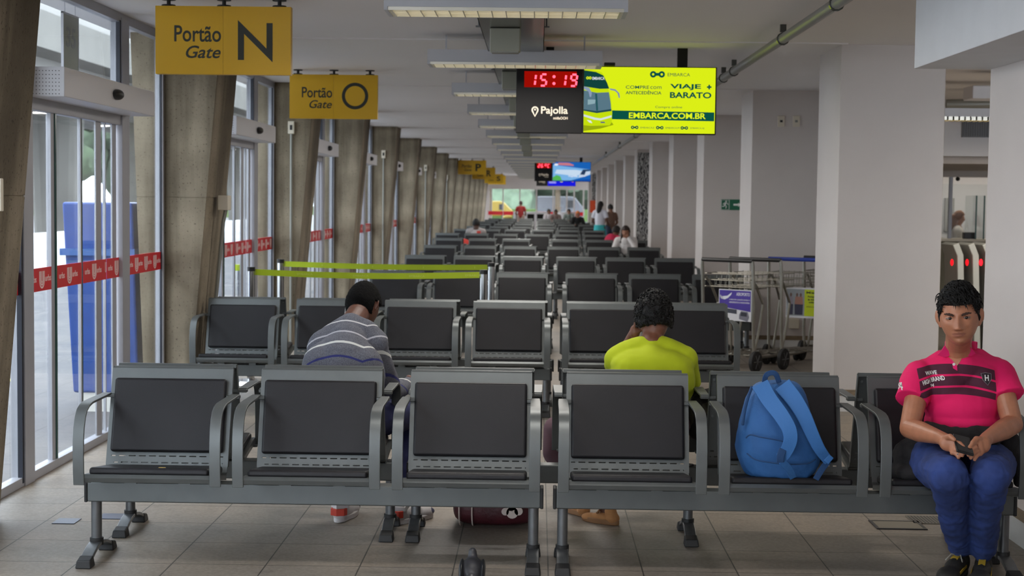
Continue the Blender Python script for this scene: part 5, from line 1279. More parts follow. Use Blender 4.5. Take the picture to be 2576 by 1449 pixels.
for i in range(900):
    u = rnd.uniform(-1, 1); zc = rnd.uniform(0.22, 0.99); an = rnd.uniform(0, 6.283)
    d = V((math.sqrt(1 - zc * zc) * math.cos(an), math.sqrt(1 - zc * zc) * math.sin(an), zc))
    if hm_mask(d) < 0.75: continue
    b = face_pos(d); n_ = b.normalized(); h = 0.001 + 0.023 * max(0, zc) ** 1.2
    tg = (V((0.5, -0.9, 0.1)) if d.y < 0.2 else V((0.2, 0.2, -1))) + V((rnd.uniform(-.6, .6), rnd.uniform(-.6, .6), rnd.uniform(-.2, .5))); tg = (tg - n_ * tg.dot(n_)).normalized()
    L = rnd.uniform(0.022, 0.040) * (0.55 if zc < 0.4 else 1); bt = n_.cross(tg); ph = rnd.uniform(0, 6); cu = rnd.uniform(0.002, 0.006)
    pts = [Hc + HR @ (b + n_ * (h + 0.010 * math.sin(t * 2.6)) + tg * L * t + bt * cu * math.sin(ph + t * 5) - n_ * 0.010 * t * t) for t in (0, .2, .4, .6, .8, 1)]
    q.tube(pts, [0.0027, 0.0027, 0.0024, 0.0020, 0.0013, 0.0004], 5)
q.build('hair_locks', HAIR, hc, smooth=True)
# polo shirt
PINK = bpy.data.materials.new('pink_polo'); PINK.use_nodes = True
nt = PINK.node_tree; b_ = nt.nodes['Principled BSDF']; b_.inputs['Roughness'].default_value = 0.85; LK = nt.links.new
tc = nt.nodes.new('ShaderNodeTexCoord'); sp = nt.nodes.new('ShaderNodeSeparateXYZ'); LK(tc.outputs['Object'], sp.inputs[0])
def mth(op, a, b=None, c=None):
    n_ = nt.nodes.new('ShaderNodeMath'); n_.operation = op
    for i, v in enumerate((a, b, c)):
        if v is None: continue
        if isinstance(v, (int, float)): n_.inputs[i].default_value = v
        else: LK(v, n_.inputs[i])
    return n_.outputs[0]
xc = P_(2420, 960, 6.15).x - 1.72
xr = mth('SUBTRACT', sp.outputs[0], xc); zz_ = mth('ADD', sp.outputs[2], mth('MULTIPLY', mth('MULTIPLY', xr, xr), 1.0))
ax = mth('ABSOLUTE', xr)
zt = lambda y: P_(2420, y, 6.15).z
band = mth('MULTIPLY', mth('GREATER_THAN', zz_, zt(995)), mth('LESS_THAN', zz_, zt(921)))
for yl in (948, 976):
    band = mth('MULTIPLY', band, mth('GREATER_THAN', mth('ABSOLUTE', mth('SUBTRACT', zz_, zt(yl))), 0.0042))
band = mth('MULTIPLY', band, mth('LESS_THAN', ax, 0.158))
mx = nt.nodes.new('ShaderNodeMix'); mx.data_type = 'RGBA'; mx.inputs[6].default_value = (*lin((226, 16, 96)), 1); mx.inputs[7].default_value = (*lin((74, 26, 48)), 1)
LK(band, mx.inputs[0]); LK(mx.outputs[2], b_.inputs['Base Color'])
nb = nt.nodes.new('ShaderNodeTexNoise'); nb.inputs['Scale'].default_value = 500; bpn = nt.nodes.new('ShaderNodeBump'); bpn.inputs['Strength'].default_value = 0.15; bpn.inputs['Distance'].default_value = 0.01
LK(tc.outputs['Object'], nb.inputs['Vector']); LK(nb.outputs['Fac'], bpn.inputs['Height']); LK(bpn.outputs[0], b_.inputs['Normal'])
q = MB()
q.limb([P_(2330, 942, 6.33), P_(2418, 928, 6.31), P_(2500, 937, 6.33)], [0.068, 0.092, 0.068], 20)
q.limb([P_(2330, 936, 6.33), P_(2370, 906, 6.33), P_(2415, 903, 6.33), P_(2460, 902, 6.33), P_(2498, 932, 6.33)], [0.052, 0.044, 0.048, 0.044, 0.052], 16)
q.sph(P_(2378, 985, 6.32), (0.10, 0.125, 0.15), 24, 16); q.sph(P_(2460, 985, 6.32), (0.10, 0.125, 0.15), 24, 16); q.sph(P_(2420, 1020, 6.31), (0.158, 0.15, 0.12), 24, 16); q.sph(P_(2422, 1062, 6.31), (0.158, 0.155, 0.09), 24, 14)
for i, (a, c) in enumerate(((P_(2312, 948, 6.31), sh[0].lerp(el[0], 0.50) + V((-0.016, -0.002, 0))), (P_(2512, 944, 6.31), sh[1].lerp(el[1], 0.50) + V((0.014, -0.002, 0))))):
    q.sph(a, 0.070, 18, 12); q.cone(a, c, 0.070, 0.070, 22)
shirt = q.build('shirt', PINK, PM, remesh=0.0055, smi=8, noisef=lambda w_: 0.0045 * noise.noise(V((w_.x * 7, w_.y * 7, w_.z * 20))) * sstep(0.98, 0.85, w_.z) + 0.0012 * noise.noise(w_ * 40))
sf = Surf(shirt, PM)
PK2 = mat('pink_collar', (214, 20, 100), 0.85, bump=0.1, bscale=500)
def decal(pts, nm_, m, off=0.002, par=None, cuts=5, Yd_=6.15):
    vs = [P_(x, y, Yd_) for x, y in pts]; me = bpy.data.meshes.new('d'); me.from_pydata([tuple(v) for v in vs], [], [tuple(range(len(vs)))])
    bm = bmesh.new(); bm.from_mesh(me); bmesh.ops.triangulate(bm, faces=bm.faces[:]); bmesh.ops.subdivide_edges(bm, edges=bm.edges[:], cuts=cuts, use_grid_fill=True)
    q = MB(); bm.verts.index_update(); q.add([v.co.copy() for v in bm.verts], [[v.index for v in f.verts] for f in bm.faces]); bm.free(); bpy.data.meshes.remove(me)
    lay(q, sf, off, Yd_); return q.build(nm_, m, par or shirt, smooth=True)
decal([(2402, 896), (2438, 896), (2433, 910), (2421, 926), (2409, 911)], 'neck_opening', SK1, 0.0022)
decal([(2409, 908), (2421, 926), (2421, 938), (2411, 932)], 'placket', PK2, 0.004); 
# collar wings
for pts in ([(2389, 874), (2380, 886), (2373, 899), (2390, 904), (2402, 899), (2399, 886)], [(2444, 872), (2456, 882), (2468, 894), (2452, 899), (2439, 897), (2441, 884)]):
    q = MB(); n = len(pts); fr = []; bk = []
    for x, y in pts:
        p = P_(x, y, 6.19); h = sf.hit(p.x, p.z); yy = (h.y if h is not None else 6.26)
        nd = (p - V((nk.x, p.y, p.z))).x; yn = 6.30 - math.sqrt(max(0, 0.072 ** 2 - min(abs(nd), 0.070) ** 2)) + 0.0
        t_ = sstep(895, 868, y); yy = min(yy, 6.30) * (1 - t_) + yn * t_; fr.append(V((p.x, yy - 0.012, p.z))); bk.append(V((p.x, yy - 0.004, p.z)))
    q.add(fr + bk, [tuple(range(n)), tuple(range(n, 2 * n))[::-1]] + [(i, (i + 1) % n, n + (i + 1) % n, n + i) for i in range(n)]); q.build('collar', PK2, shirt, bevel=0.002)
ring = []
for i in range(13):
    an = math.radians(190 - 200 * i / 12); ring.append(V((nk.x + 0.064 * math.cos(an), 6.300 + 0.062 * math.sin(an), P_(2415, 872, 6.25).z)))
MB().ribbon(ring, (0, 0, 1), 0.034, 0.005).build('collar_band', PK2, shirt, bevel=0.002)
bt = P_(2414, 922, 6.15); h = sf.hit(bt.x, bt.z)
MB().cyl((bt.x, h.y - 0.007, bt.z), (bt.x, h.y - 0.003, bt.z), 0.006, 14).build('button', M['white_print'], shirt)
q = MB()
for s_, x, y, w1, h1, tl in (('WAVE', 2343, 951, 30, 10, -0.10), ('HIGH BRAND', 2332, 974, 58, 11, -0.26), ('94', 2353, 980, 10, 9, -0.05)):
    o = P_(x, y, 6.15); q2 = MB(); put_text(q2, s_, (o.x, o.y, o.z), (math.cos(tl), 0, -math.sin(tl)), (math.sin(tl), 0, math.cos(tl)), w1 / 614, h1 / 614, bold=0.03, th=0.0008); q.merge(q2)
lay(q, sf, 0.003); q.build('shirt_words', M['white_print'], shirt)
q = MB(); pts = [(2480, 944), (2492, 942), (2506, 945), (2505, 958), (2494, 973), (2483, 960)]
decal(pts, 'shield_patch', mat('shield_dark', (40, 22, 34), 0.7), 0.0025, cuts=4)
o = P_(2488, 962, 6.15); q = MB(); put_text(q, 'H', (o.x, o.y, o.z), (1, 0, 0), (0, 0, 1), 0.016, 0.024, bold=0.02, th=0.0008); lay(q, sf, 0.0045); q.build('shield_letter', M['white_print'], shirt)
q = MB(); pp = [P_(x, y, 6.15) for x, y in pts]; q.tube([V((p.x, p.y, p.z)) for p in pp], 0.0012, 5, closed=True); lay(q, sf, 0.004); q.build('shield_rim', mat('rim_grey', (130, 120, 126), 0.6), shirt)
o = P_(2270, 985, 6.15); q = MB(); put_text(q, '94', (o.x, o.y, o.z), (0.97, 0, -0.2), (0.15, 0, 1), 0.018, 0.030, bold=0.03, th=0.0008); lay(q, sf, 0.004); q.build('sleeve_number', M['white_print'], shirt)
# jeans, jacket, shoes
q = MB()
q.limb([V((1.68, 6.36, 0.52)), P_(2352, 1172, 6.12), P_(2386, 1196, 5.88), P_(2398, 1290, 6.08), P_(2418, 1372, 6.30)], [0.110, 0.090, 0.078, 0.062, 0.055], 20)
q.limb([V((1.84, 6.36, 0.52)), P_(2500, 1168, 6.12), P_(2492, 1196, 5.88), P_(2478, 1290, 6.06), P_(2474, 1380, 6.26)], [0.110, 0.088, 0.077, 0.062, 0.055], 20)
q.sph((1.76, 6.36, 0.53), (0.18, 0.12, 0.11), 20, 12)
q.build('jeans', JEAN, PM, remesh=0.006, smi=6, noisef=lambda w_: 0.007 * noise.noise(V((w_.x * 14, w_.y * 14, w_.z * 30))) + 0.0035 * noise.noise(w_ * 45))
q = MB(); BLK = mat('black_jacket', (32, 31, 33), 0.95, bump=0.2, bscale=80)
q.limb([P_(2335, 1080, 6.16), P_(2380, 1096, 6.10), P_(2430, 1102, 6.08), P_(2490, 1094, 6.10), P_(2530, 1082, 6.18)], [0.034, 0.04, 0.042, 0.04, 0.034])
q.limb([P_(2330, 1110, 6.26), P_(2292, 1150, 6.28), P_(2262, 1192, 6.26)], [0.06, 0.075, 0.04]); q.sph(P_(2285, 1185, 6.25), (0.07, 0.10, 0.04))
q.limb([P_(2535, 1110, 6.28), P_(2552, 1150, 6.28), P_(2566, 1205, 6.26)], [0.05, 0.045, 0.03])
q.build('jacket', BLK, PM, remesh=0.007, smi=5, noisef=lambda w_: 0.012 * noise.noise(w_ * 16) + 0.005 * noise.noise(w_ * 38))
SHB = mat('shoe_black', (34, 33, 31), 0.6, bump=0.2, bscale=150); SHY = mat('shoe_yellow', (176, 146, 40), 0.6); LACE = mat('lace_grey', (150, 148, 140), 0.8)
def shoe(par, heel, toe, m_up, m_sole, name='shoe', ht=0.095, up=0.0, wd=0.045, laces=None, extra=None):
    heel = V(heel); toe = V(toe); d = (toe - heel); L = d.length; dz = d.normalized(); f = V((dz.x, dz.y, 0)).normalized(); s_ = V((-f.y, f.x, 0))
    R = Matrix((s_, dz, s_.cross(dz) * -1)).transposed() if False else Matrix((s_, dz, s_.cross(dz))).transposed()
    if (R @ V((0, 0, 1))).z < 0: R = Matrix((-s_, dz, (-s_).cross(dz))).transposed()
    at = lambda a, b, c: heel + R @ V((a, b * L, c))
    q = MB(); q.sph(at(0, 0.16, ht * .48), (wd * .82, L * 0.17, ht * .50), 16, 12, R); q.sph(at(0, 0.45, ht * .40), (wd * .88, L * 0.32, ht * .42), 18, 12, R); q.sph(at(0, 0.76, ht * .30), (wd * 1.02, L * 0.26, ht * .34), 18, 12, R)
    q.limb([at(0, 0.18, ht * .7), at(0, 0.22, ht * 1.02)], [wd * .72, wd * .74])
    so = q.build(name, m_up, par, remesh=0.004, smi=4)
    q = MB(); pl = []
    for k in range(24):
        an = 2 * math.pi * k / 24; w2 = wd * (0.88 if math.sin(an) < 0 else 1.08); pl.append((w2 * math.cos(an), 0.5 + 0.515 * math.copysign(abs(math.sin(an)) ** 0.8, math.sin(an))))
    q.prism(pl, lambda a, b, c: at(a, b, c), 0.0, 0.026); q.build('sole', m_sole, so, bevel=0.005)
    if laces:
        q = MB()
        for i in range(4):
            v = 0.38 + i * 0.08; q.tube([at(-wd * .55, v, ht * (.70 - i * .05)), at(0, v + 0.01, ht * (0.86 - i * .06)), at(wd * .55, v, ht * (.70 - i * .05))], 0.0028, 6)
        q.tube([at(0, 0.36, ht * .88), at(-0.02, 0.42, ht * .92), at(-0.036, 0.52, ht * .72)], 0.0025, 6); q.tube([at(0, 0.36, ht * .88), at(0.02, 0.42, ht * .92), at(0.034, 0.52, ht * .72)], 0.0025, 6)
        q.build('laces', laces, so, smooth=True)
    if extra: extra(so, at, L)
    return so
def stripes(so, at, L):
    q = MB(); q.ribbon([at(0, 0.34, 0.088), at(0, 0.46, 0.084), at(0, 0.58, 0.074)], R_side(at), 0.028, 0.006); q.build('tongue_patch', SHY, so)
    for sx in (-1, 1): MB().ribbon([at(sx * 0.036, 0.30, 0.045), at(sx * 0.040, 0.55, 0.042), at(sx * 0.040, 0.72, 0.034)], (0, 0, 1), 0.012, 0.003).build('side_flash', SHY, so)
def R_side(at): return (at(1, 0, 0) - at(0, 0, 0)).normalized()
shoe(PM, (P_(2428, 1390, 6.37).x, 6.38, 0.0), (P_(2376, 1440, 6.10).x, 6.12, 0.0), SHB, SHB, laces=LACE, ht=0.105, extra=stripes)
shoe(PM, (P_(2478, 1400, 6.33).x, 6.34, 0.0), (P_(2464, 1430, 6.06).x, 6.06, 0.0), SHB, SHB, ht=0.100, extra=stripes)
# ring on the hand
q = MB(); q.cyl(P_(2409, 1139.5, 5.862), P_(2411.5, 1141, 5.861), 0.0098, 14); q.build('ring', M['chrome'], PM, smooth=True)
ph = thing('mobile_phone', 'black mobile phone held in both hands of the person in pink', 'phone', P_(2422, 1120, 5.86))
Rp = Matrix.Rotation(math.radians(14), 3, 'Y') @ Matrix.Rotation(math.radians(26), 3, 'X')
cph = P_(2423, 1123, 5.865) + V((0, 0, 0.006))
MB().obox(cph, (0.070, 0.120, 0.010), Rp).build('phone_case', M['plastic_black'], ph, bevel=0.004)
MB().obox(cph + Rp @ V((0, 0, 0.0055)), (0.062, 0.110, 0.0010), Rp).build('phone_screen', mat('phone_glass', (12, 12, 14), 0.08), ph)

# ---- man in the striped sweater, seen from behind ----
SM = thing('person', 'person in grey striped sweater seen from behind, head bowed, in the second row', 'person', (-0.89, 7.1, 0))
def axm(fwd, up=V((0, 0, 1))):
    """rotation with local -y along fwd"""
    y = -V(fwd).normalized(); x = y.cross(up).normalized(); z = x.cross(y).normalized(); return Matrix((x, y, z)).transposed()
Hs = P_(914, 769, 7.40); HRs = axm(V((0.36, 1.0, -0.62)), V((0.05, 0.4, 1)))
q = MB(); add_head(q, Hs, HRs, 0.98)
nks = V((-0.89, 7.20, 0.955)); q.limb([Hs + HRs @ V((0, 0.035, -0.055)), Hs.lerp(nks, 0.6), nks], [0.056, 0.055, 0.056], 18)
sL, sR = V((-1.015, 7.17, 0.845)), V((-0.785, 7.19, 0.865)); eL, eR = V((-1.08, 7.36, 0.63)), P_(984, 985, 7.36); wL, wR = V((-0.97, 7.62, 0.60)), P_(1026, 968, 7.66)
q.limb([nks, V((-0.90, 7.12, 0.78)), V((-0.90, 7.0, 0.54))], [0.052, 0.08, 0.09]); q.limb([sL, nks + V((0, 0, -.05)), sR], [0.04, 0.045, 0.04])
q.limb([sL, eL, wL], [0.045, 0.038, 0.028]); q.limb([sR, eR, wR], [0.045, 0.038, 0.028])
hR = P_(1042, 960, 7.72); q.sph(hR, (0.038, 0.045, 0.030), 14, 10); q.limb([wR, hR], [0.028, 0.03])
fingers(q, [hR + V((0.018, 0.02, 0.022 - i * 0.016)) for i in range(4)], [hR + V((0.008 - 0.012 * i * 0, 0.085 - 0.006 * i, 0.002 - i * 0.014)) for i in range(4)], 0.0095, 0.0075)
q.limb([hR + V((-0.02, 0.0, 0.015)), hR + V((-0.035, 0.04, 0.02)), hR + V((-0.02, 0.07, 0.015))], [0.012, 0.011, 0.009])
hL = wL + V((0.03, 0.06, -0.005)); q.sph(hL, (0.036, 0.045, 0.028)); fingers(q, [hL + V((-0.02 + i * 0.016, 0.035, 0.0)) for i in range(4)], [hL + V((0.0 + i * 0.016, 0.095, -0.01)) for i in range(4)], 0.0095, 0.0075)
q.limb([hL + V((0.02, 0.0, 0.01)), hL + V((0.045, 0.04, 0.012))], [0.012, 0.009])
q.build('body', SK2, SM, remesh=0.005, smi=3)
def cut_mask(d):
    x, y, z = d; fr = sstep(0.15, -0.5, y); line = 0.45 * fr + (-0.50) * (1 - fr) - 0.55 * sstep(0.75, 0.99, abs(x)) * fr
    if abs(x) > 0.86 and z < 0.05 and y < 0.35: return 0.0
    return sstep(line - 0.05, line + 0.05, z)
hair_cap(Hs, HRs, 'hair', SM, HAIR2, 0.011, cut_mask, 0.98, rough=0.003, freq=120)
SWT = bpy.data.materials.new('striped_sweater'); SWT.use_nodes = True; nt = SWT.node_tree; b_ = nt.nodes['Principled BSDF']; b_.inputs['Roughness'].default_value = 0.95; LK = nt.links.new
tc = nt.nodes.new('ShaderNodeTexCoord'); sp = nt.nodes.new('ShaderNodeSeparateXYZ'); LK(tc.outputs['Object'], sp.inputs[0])
# height along the bent back; the stripes drop towards the sides and turn up again on the sleeves
xb = mth('SUBTRACT', sp.outputs[0], -0.035); axx = mth('ABSOLUTE', xb)
xs_ = mth('SUBTRACT', sp.outputs[0], 0.085)
tz = mth('ADD', sp.outputs[2], mth('MULTIPLY', mth('MULTIPLY', xb, xb), 1.5)); tz = mth('ADD', tz, mth('MULTIPLY', sp.outputs[1], 0.5))
kink = mth('MULTIPLY', mth('MAXIMUM', xs_, 0.0), -0.95); tz = mth('ADD', tz, kink)
col = None
def zw(px, py, Y): p = pix(px, py, Y); xx = p.x + 0.89 + 0.035; k = max(0, p.x + 0.89 - 0.085) * -0.95; return p.z + xx * xx * 1.5 + 0.5 * (Y - 7.1) + k
fz = nt.nodes.new('ShaderNodeTexNoise'); fz.inputs['Scale'].default_value = 260; LK(tc.outputs['Object'], fz.inputs['Vector'])
rp = nt.nodes.new('ShaderNodeValToRGB'); rp.color_ramp.elements[0].position = 0.35; rp.color_ramp.elements[1].position = 0.65; rp.color_ramp.elements[0].color = (*lin((76, 78, 88)), 1); rp.color_ramp.elements[1].color = (*lin((108, 110, 120)), 1); LK(fz.outputs['Fac'], rp.inputs[0])
cur = rp.outputs[0]
for (zc_, c_, wd_) in ((zw(890, 806, 7.12), (196, 196, 198), 0.0045), (zw(890, 829, 7.03), (176, 176, 184), 0.005), (zw(878, 857, 6.97), (200, 202, 200), 0.007), (zw(868, 893, 6.92), (44, 48, 104), 0.006)):
    msk = mth('LESS_THAN', mth('ABSOLUTE', mth('SUBTRACT', tz, zc_)), wd_); mx = nt.nodes.new('ShaderNodeMix'); mx.data_type = 'RGBA'; mx.inputs[7].default_value = (*lin(c_), 1); LK(msk, mx.inputs[0]); LK(cur, mx.inputs[6]); cur = mx.outputs[2]
LK(cur, b_.inputs['Base Color'])
q = MB()
q.limb([V((-0.90, 6.97, 0.52)), V((-0.905, 7.03, 0.66)), V((-0.905, 7.08, 0.78)), V((-0.90, 7.14, 0.865))], [0.155, 0.16, 0.150, 0.105], 24)
q.sph((-0.985, 7.06, 0.72), (0.13, 0.13, 0.17)); q.sph((-0.83, 7.06, 0.72), (0.12, 0.13, 0.17))
q.limb([sL, V((-0.96, 7.18, 0.90)), nks + V((0, -0.01, -0.015)), V((-0.82, 7.19, 0.91)), sR], [0.082, 0.07, 0.072, 0.07, 0.080], 20)
q.limb([sL, eL, wL], [0.080, 0.062, 0.045]); q.limb([sR, V((-0.755, 7.24, 0.76)), eR, eR.lerp(wR, .5), wR], [0.076, 0.064, 0.055, 0.050, 0.040])
q.build('sweater', SWT, SM, remesh=0.0065, smi=8, noisef=lambda w_: 0.006 * noise.noise(V((w_.x * 9, w_.y * 9, w_.z * 14))) + 0.002 * noise.noise(w_ * 50))
DJ = mat('dark_jeans', (30, 36, 84), 0.85, var=0.2)
kR = P_(1042, 1040, 7.52); aR = P_(996, 1238, 7.27); kL = V((-1.08, 7.50, 0.50)); aL = P_(852, 1245, 7.30)
q = MB(); q.sph((-0.90, 6.98, 0.53), (0.18, 0.14, 0.11)); q.limb([(-0.82, 7.0, 0.52), kR, kR.lerp(aR, .5), aR], [0.10, 0.075, 0.062, 0.052]); q.limb([(-0.98, 7.0, 0.52), kL, kL.lerp(aL, .5), aL], [0.10, 0.075, 0.062, 0.052])
q.build('jeans', DJ, SM, remesh=0.008, smi=5, noisef=lambda w_: 0.005 * noise.noise(w_ * 22))
SW_ = mat('sneaker_white', (196, 192, 192), 0.6); SWR = mat('sneaker_red', (196, 62, 44), 0.6); SWN = mat('sneaker_navy', (54, 56, 84), 0.6)
def sneak(so, at, L):
    q = MB(); q.ribbon([at(-0.036, 0.12, 0.052), at(-0.03, 0.03, 0.052), at(0, -0.02, 0.052), at(0.03, 0.03, 0.052), at(0.036, 0.12, 0.052)], (0, 0, 1), 0.034, 0.012); q.build('heel_panel', SWR, so, bevel=0.003)
    q = MB(); q.ribbon([at(-0.034, 0.30, 0.10), at(-0.038, 0.16, 0.075), at(0, -0.022, 0.080), at(0.038, 0.16, 0.075), at(0.034, 0.30, 0.10)], (0, 0, 1), 0.022, 0.012); q.build('heel_tab', SW_, so, bevel=0.003)
    q = MB(); q.sph(at(0, 0.86, 0.034), (0.042, 0.04, 0.022), 14, 8); q.build('toe_cap', SWN, so, smooth=True)
g1 = pixz(848, 1316); g2 = pixz(988, 1321)
shoe(SM, (g1.x, g1.y + 0.0, 0), (g1.x + 0.05, g1.y + 0.27, 0), SW_, SW_, ht=0.098, wd=0.044, extra=sneak)
shoe(SM, (g2.x, g2.y, 0), (g2.x + 0.17, g2.y + 0.21, 0), SW_, SW_, ht=0.098, wd=0.044, extra=sneak)
q = MB(); q.tube([Hs + HRs @ V((-0.078, 0.0, -0.02)), P_(869, 775, 7.36), P_(868, 790, 7.34), P_(872, 800, 7.32)], 0.003, 6)
q.build('earphone_wire', M['white_print'], SM, smooth=True)

# ---- person in yellow ----
YM = thing('person', 'person in yellow-green T-shirt seen from behind with a hand raised to the cheek', 'person', (0.54, 7.1, 0))
Hy = P_(1645, 803, 7.17); HRy = axm(V((-0.12, 1.0, -0.30)))
q = MB(); add_head(q, Hy, HRy, 0.93)
nky = P_(1640, 868, 7.10); q.limb([Hy + HRy @ V((0, 0.03, -0.05)), Hy.lerp(nky, 0.6), nky], [0.052, 0.050, 0.060], 18)
yL, yR = P_(1556, 905, 7.12), P_(1718, 905, 7.10); yeL, yeR = P_(1545, 925, 7.42), P_(1738, 990, 7.22); ywL, ywR = P_(1584, 856, 7.34), P_(1715, 1040, 7.45)
q.limb([nky, V((0.55, 7.06, 0.72)), V((0.56, 6.98, 0.54))], [0.052, 0.08, 0.09]); q.limb([yL, nky + V((0, 0, -.05)), yR], [0.036, 0.04, 0.036])
q.limb([yL, yeL, ywL], [0.042, 0.036, 0.024]); q.limb([yR, yeR, ywR], [0.042, 0.036, 0.024])
hY = P_(1597, 835, 7.28); q.sph(hY, (0.026, 0.03, 0.036)); q.limb([ywL, hY], [0.025, 0.026])
fingers(q, [hY + V((-0.004 + 0.004 * i, -0.022 + 0.014 * i, 0.026)) for i in range(4)], [hY + V((0.022 + 0.004 * i, -0.020 + 0.014 * i, 0.064 - 0.004 * abs(i - 1))) for i in range(4)], 0.0082, 0.0065, lift=V((-0.008, 0, 0.004)))
q.limb([hY + V((0.01, -0.02, 0.0)), hY + V((0.035, -0.02, 0.015))], [0.010, 0.008])
q.sph(ywR + V((0, 0.04, 0)), (0.035, 0.045, 0.024)); fingers(q, [ywR + V((-0.02 + i * 0.015, 0.075, 0)) for i in range(4)], [ywR + V((-0.025 + i * 0.015, 0.13, -0.012)) for i in range(4)], 0.0085, 0.007); q.limb([ywR + V((-0.025, 0.03, 0)), ywR + V((-0.05, 0.07, 0))], [0.011, 0.008])
q.build('body', SK3, YM, remesh=0.005, smi=3)
def curl_mask(d):
    x, y, z = d; fr = sstep(0.1, -0.5, y); line = 0.42 * fr + (-0.38) * (1 - fr) - 0.4 * sstep(0.8, 1, abs(x)) * fr
    return sstep(line - 0.05, line + 0.08, z)
hy = hair_cap(Hy, HRy, 'hair', YM, HAIR, lambda d: 0.016 + 0.018 * max(0, d[2]), curl_mask, 0.93, rough=0.009, freq=40)
q = MB(); rnd = random.Random(9)
for i in range(700):
    zc = rnd.uniform(-0.6, 0.99); an = rnd.uniform(0, 6.283); d = V((math.sqrt(1 - zc * zc) * math.cos(an), math.sqrt(1 - zc * zc) * math.sin(an), zc))
    if curl_mask(d) < 0.8: continue
    b = face_pos(d) * 0.93; n_ = b.normalized(); h = 0.015 + 0.017 * max(0, zc); t1 = n_.orthogonal().normalized(); t2 = n_.cross(t1); r_ = rnd.uniform(0.004, 0.007); a0 = rnd.uniform(0, 6)
    q.tube([Hy + HRy @ (b + n_ * (h + 0.002 * k) + (t1 * math.cos(a0 + k) + t2 * math.sin(a0 + k)) * r_) for k in range(6)], [0.0026, 0.0028, 0.0028, 0.0024, 0.0018, 0.0008], 5)
q.build('hair_curls', HAIR, hy, smooth=True)
YT = mat('yellow_tshirt', (176, 190, 22), 0.9, bump=0.08, bscale=400)
q = MB(); q.limb([V((0.56, 6.98, 0.52)), V((0.555, 7.02, 0.66)), V((0.55, 7.06, 0.76))], [0.15, 0.150, 0.135], 24); q.sph((0.47, 7.04, 0.72), (0.125, 0.12, 0.15)); q.sph((0.63, 7.04, 0.72), (0.125, 0.12, 0.15)); q.sph((0.55, 7.05, 0.79), (0.200, 0.125, 0.090))
q.limb([yL, P_(1595, 880, 7.10), nky + V((0, 0.0, -0.016)), P_(1680, 880, 7.10), yR], [0.070, 0.060, 0.068, 0.060, 0.072], 18)
q.cone(yL, yL.lerp(yeL, 0.55), 0.066, 0.060, 20); q.cone(yR, yR.lerp(yeR, 0.72), 0.068, 0.062, 20)
q.build('t_shirt', YT, YM, remesh=0.006, smi=16, noisef=lambda w_: 0.005 * noise.noise(V((w_.x * 16, w_.y * 10, w_.z * 8))) + 0.001 * noise.noise(w_ * 40))
yk, ya = V((0.44, 7.52, 0.50)), P_(1525, 1265, 7.26); lk, la = P_(1400, 1080, 7.60), P_(1455, 1262, 7.45)
q = MB(); q.sph((0.56, 6.98, 0.52), (0.17, 0.14, 0.10)); q.limb([(0.63, 7.0, 0.51), yk, yk.lerp(ya, .55)], [0.095, 0.070, 0.055]); q.limb([(0.48, 7.0, 0.51), lk, P_(1392, 1140, 7.56), lk.lerp(la, .72)], [0.095, 0.068, 0.055, 0.05])
q.build('trousers', mat('mauve_trousers', (92, 66, 74), 0.9, var=0.1), YM, remesh=0.008, smi=5)
q = MB(); q.limb([yk.lerp(ya, .5), ya, ya + V((0.005, 0, -0.06))], [0.04, 0.034, 0.034]); q.limb([lk.lerp(la, .65), la, la + V((0, 0, -0.06))], [0.04, 0.034, 0.034]); q.build('ankles', SK2, YM, remesh=0.006, smi=2)
TAN = mat('tan_suede', (184, 130, 80), 0.8, bump=0.15, bscale=200); TANS = mat('tan_sole', (150, 108, 70), 0.7)
def bow(so, at, L):
    q = MB(); q.tube([at(-0.03, 0.5, 0.05), at(0, 0.52, 0.062), at(0.03, 0.5, 0.05)], 0.006, 6); q.tube([at(-0.012, 0.50, 0.066), at(0, 0.56, 0.07), at(0.014, 0.50, 0.066)], 0.005, 6, closed=True); q.build('bow', TANS, so, smooth=True)
g1 = pixz(1555, 1322); g2 = pixz(1476, 1305)
shoe(YM, (g1.x, g1.y, 0), (g1.x - 0.165, g1.y + 0.13, 0.0), TAN, TANS, ht=0.062, wd=0.040, extra=bow)
shoe(YM, (g2.x, g2.y + 0.03, 0), (g2.x - 0.085, g2.y + 0.22, 0), TAN, TANS, ht=0.062, wd=0.040, extra=bow)

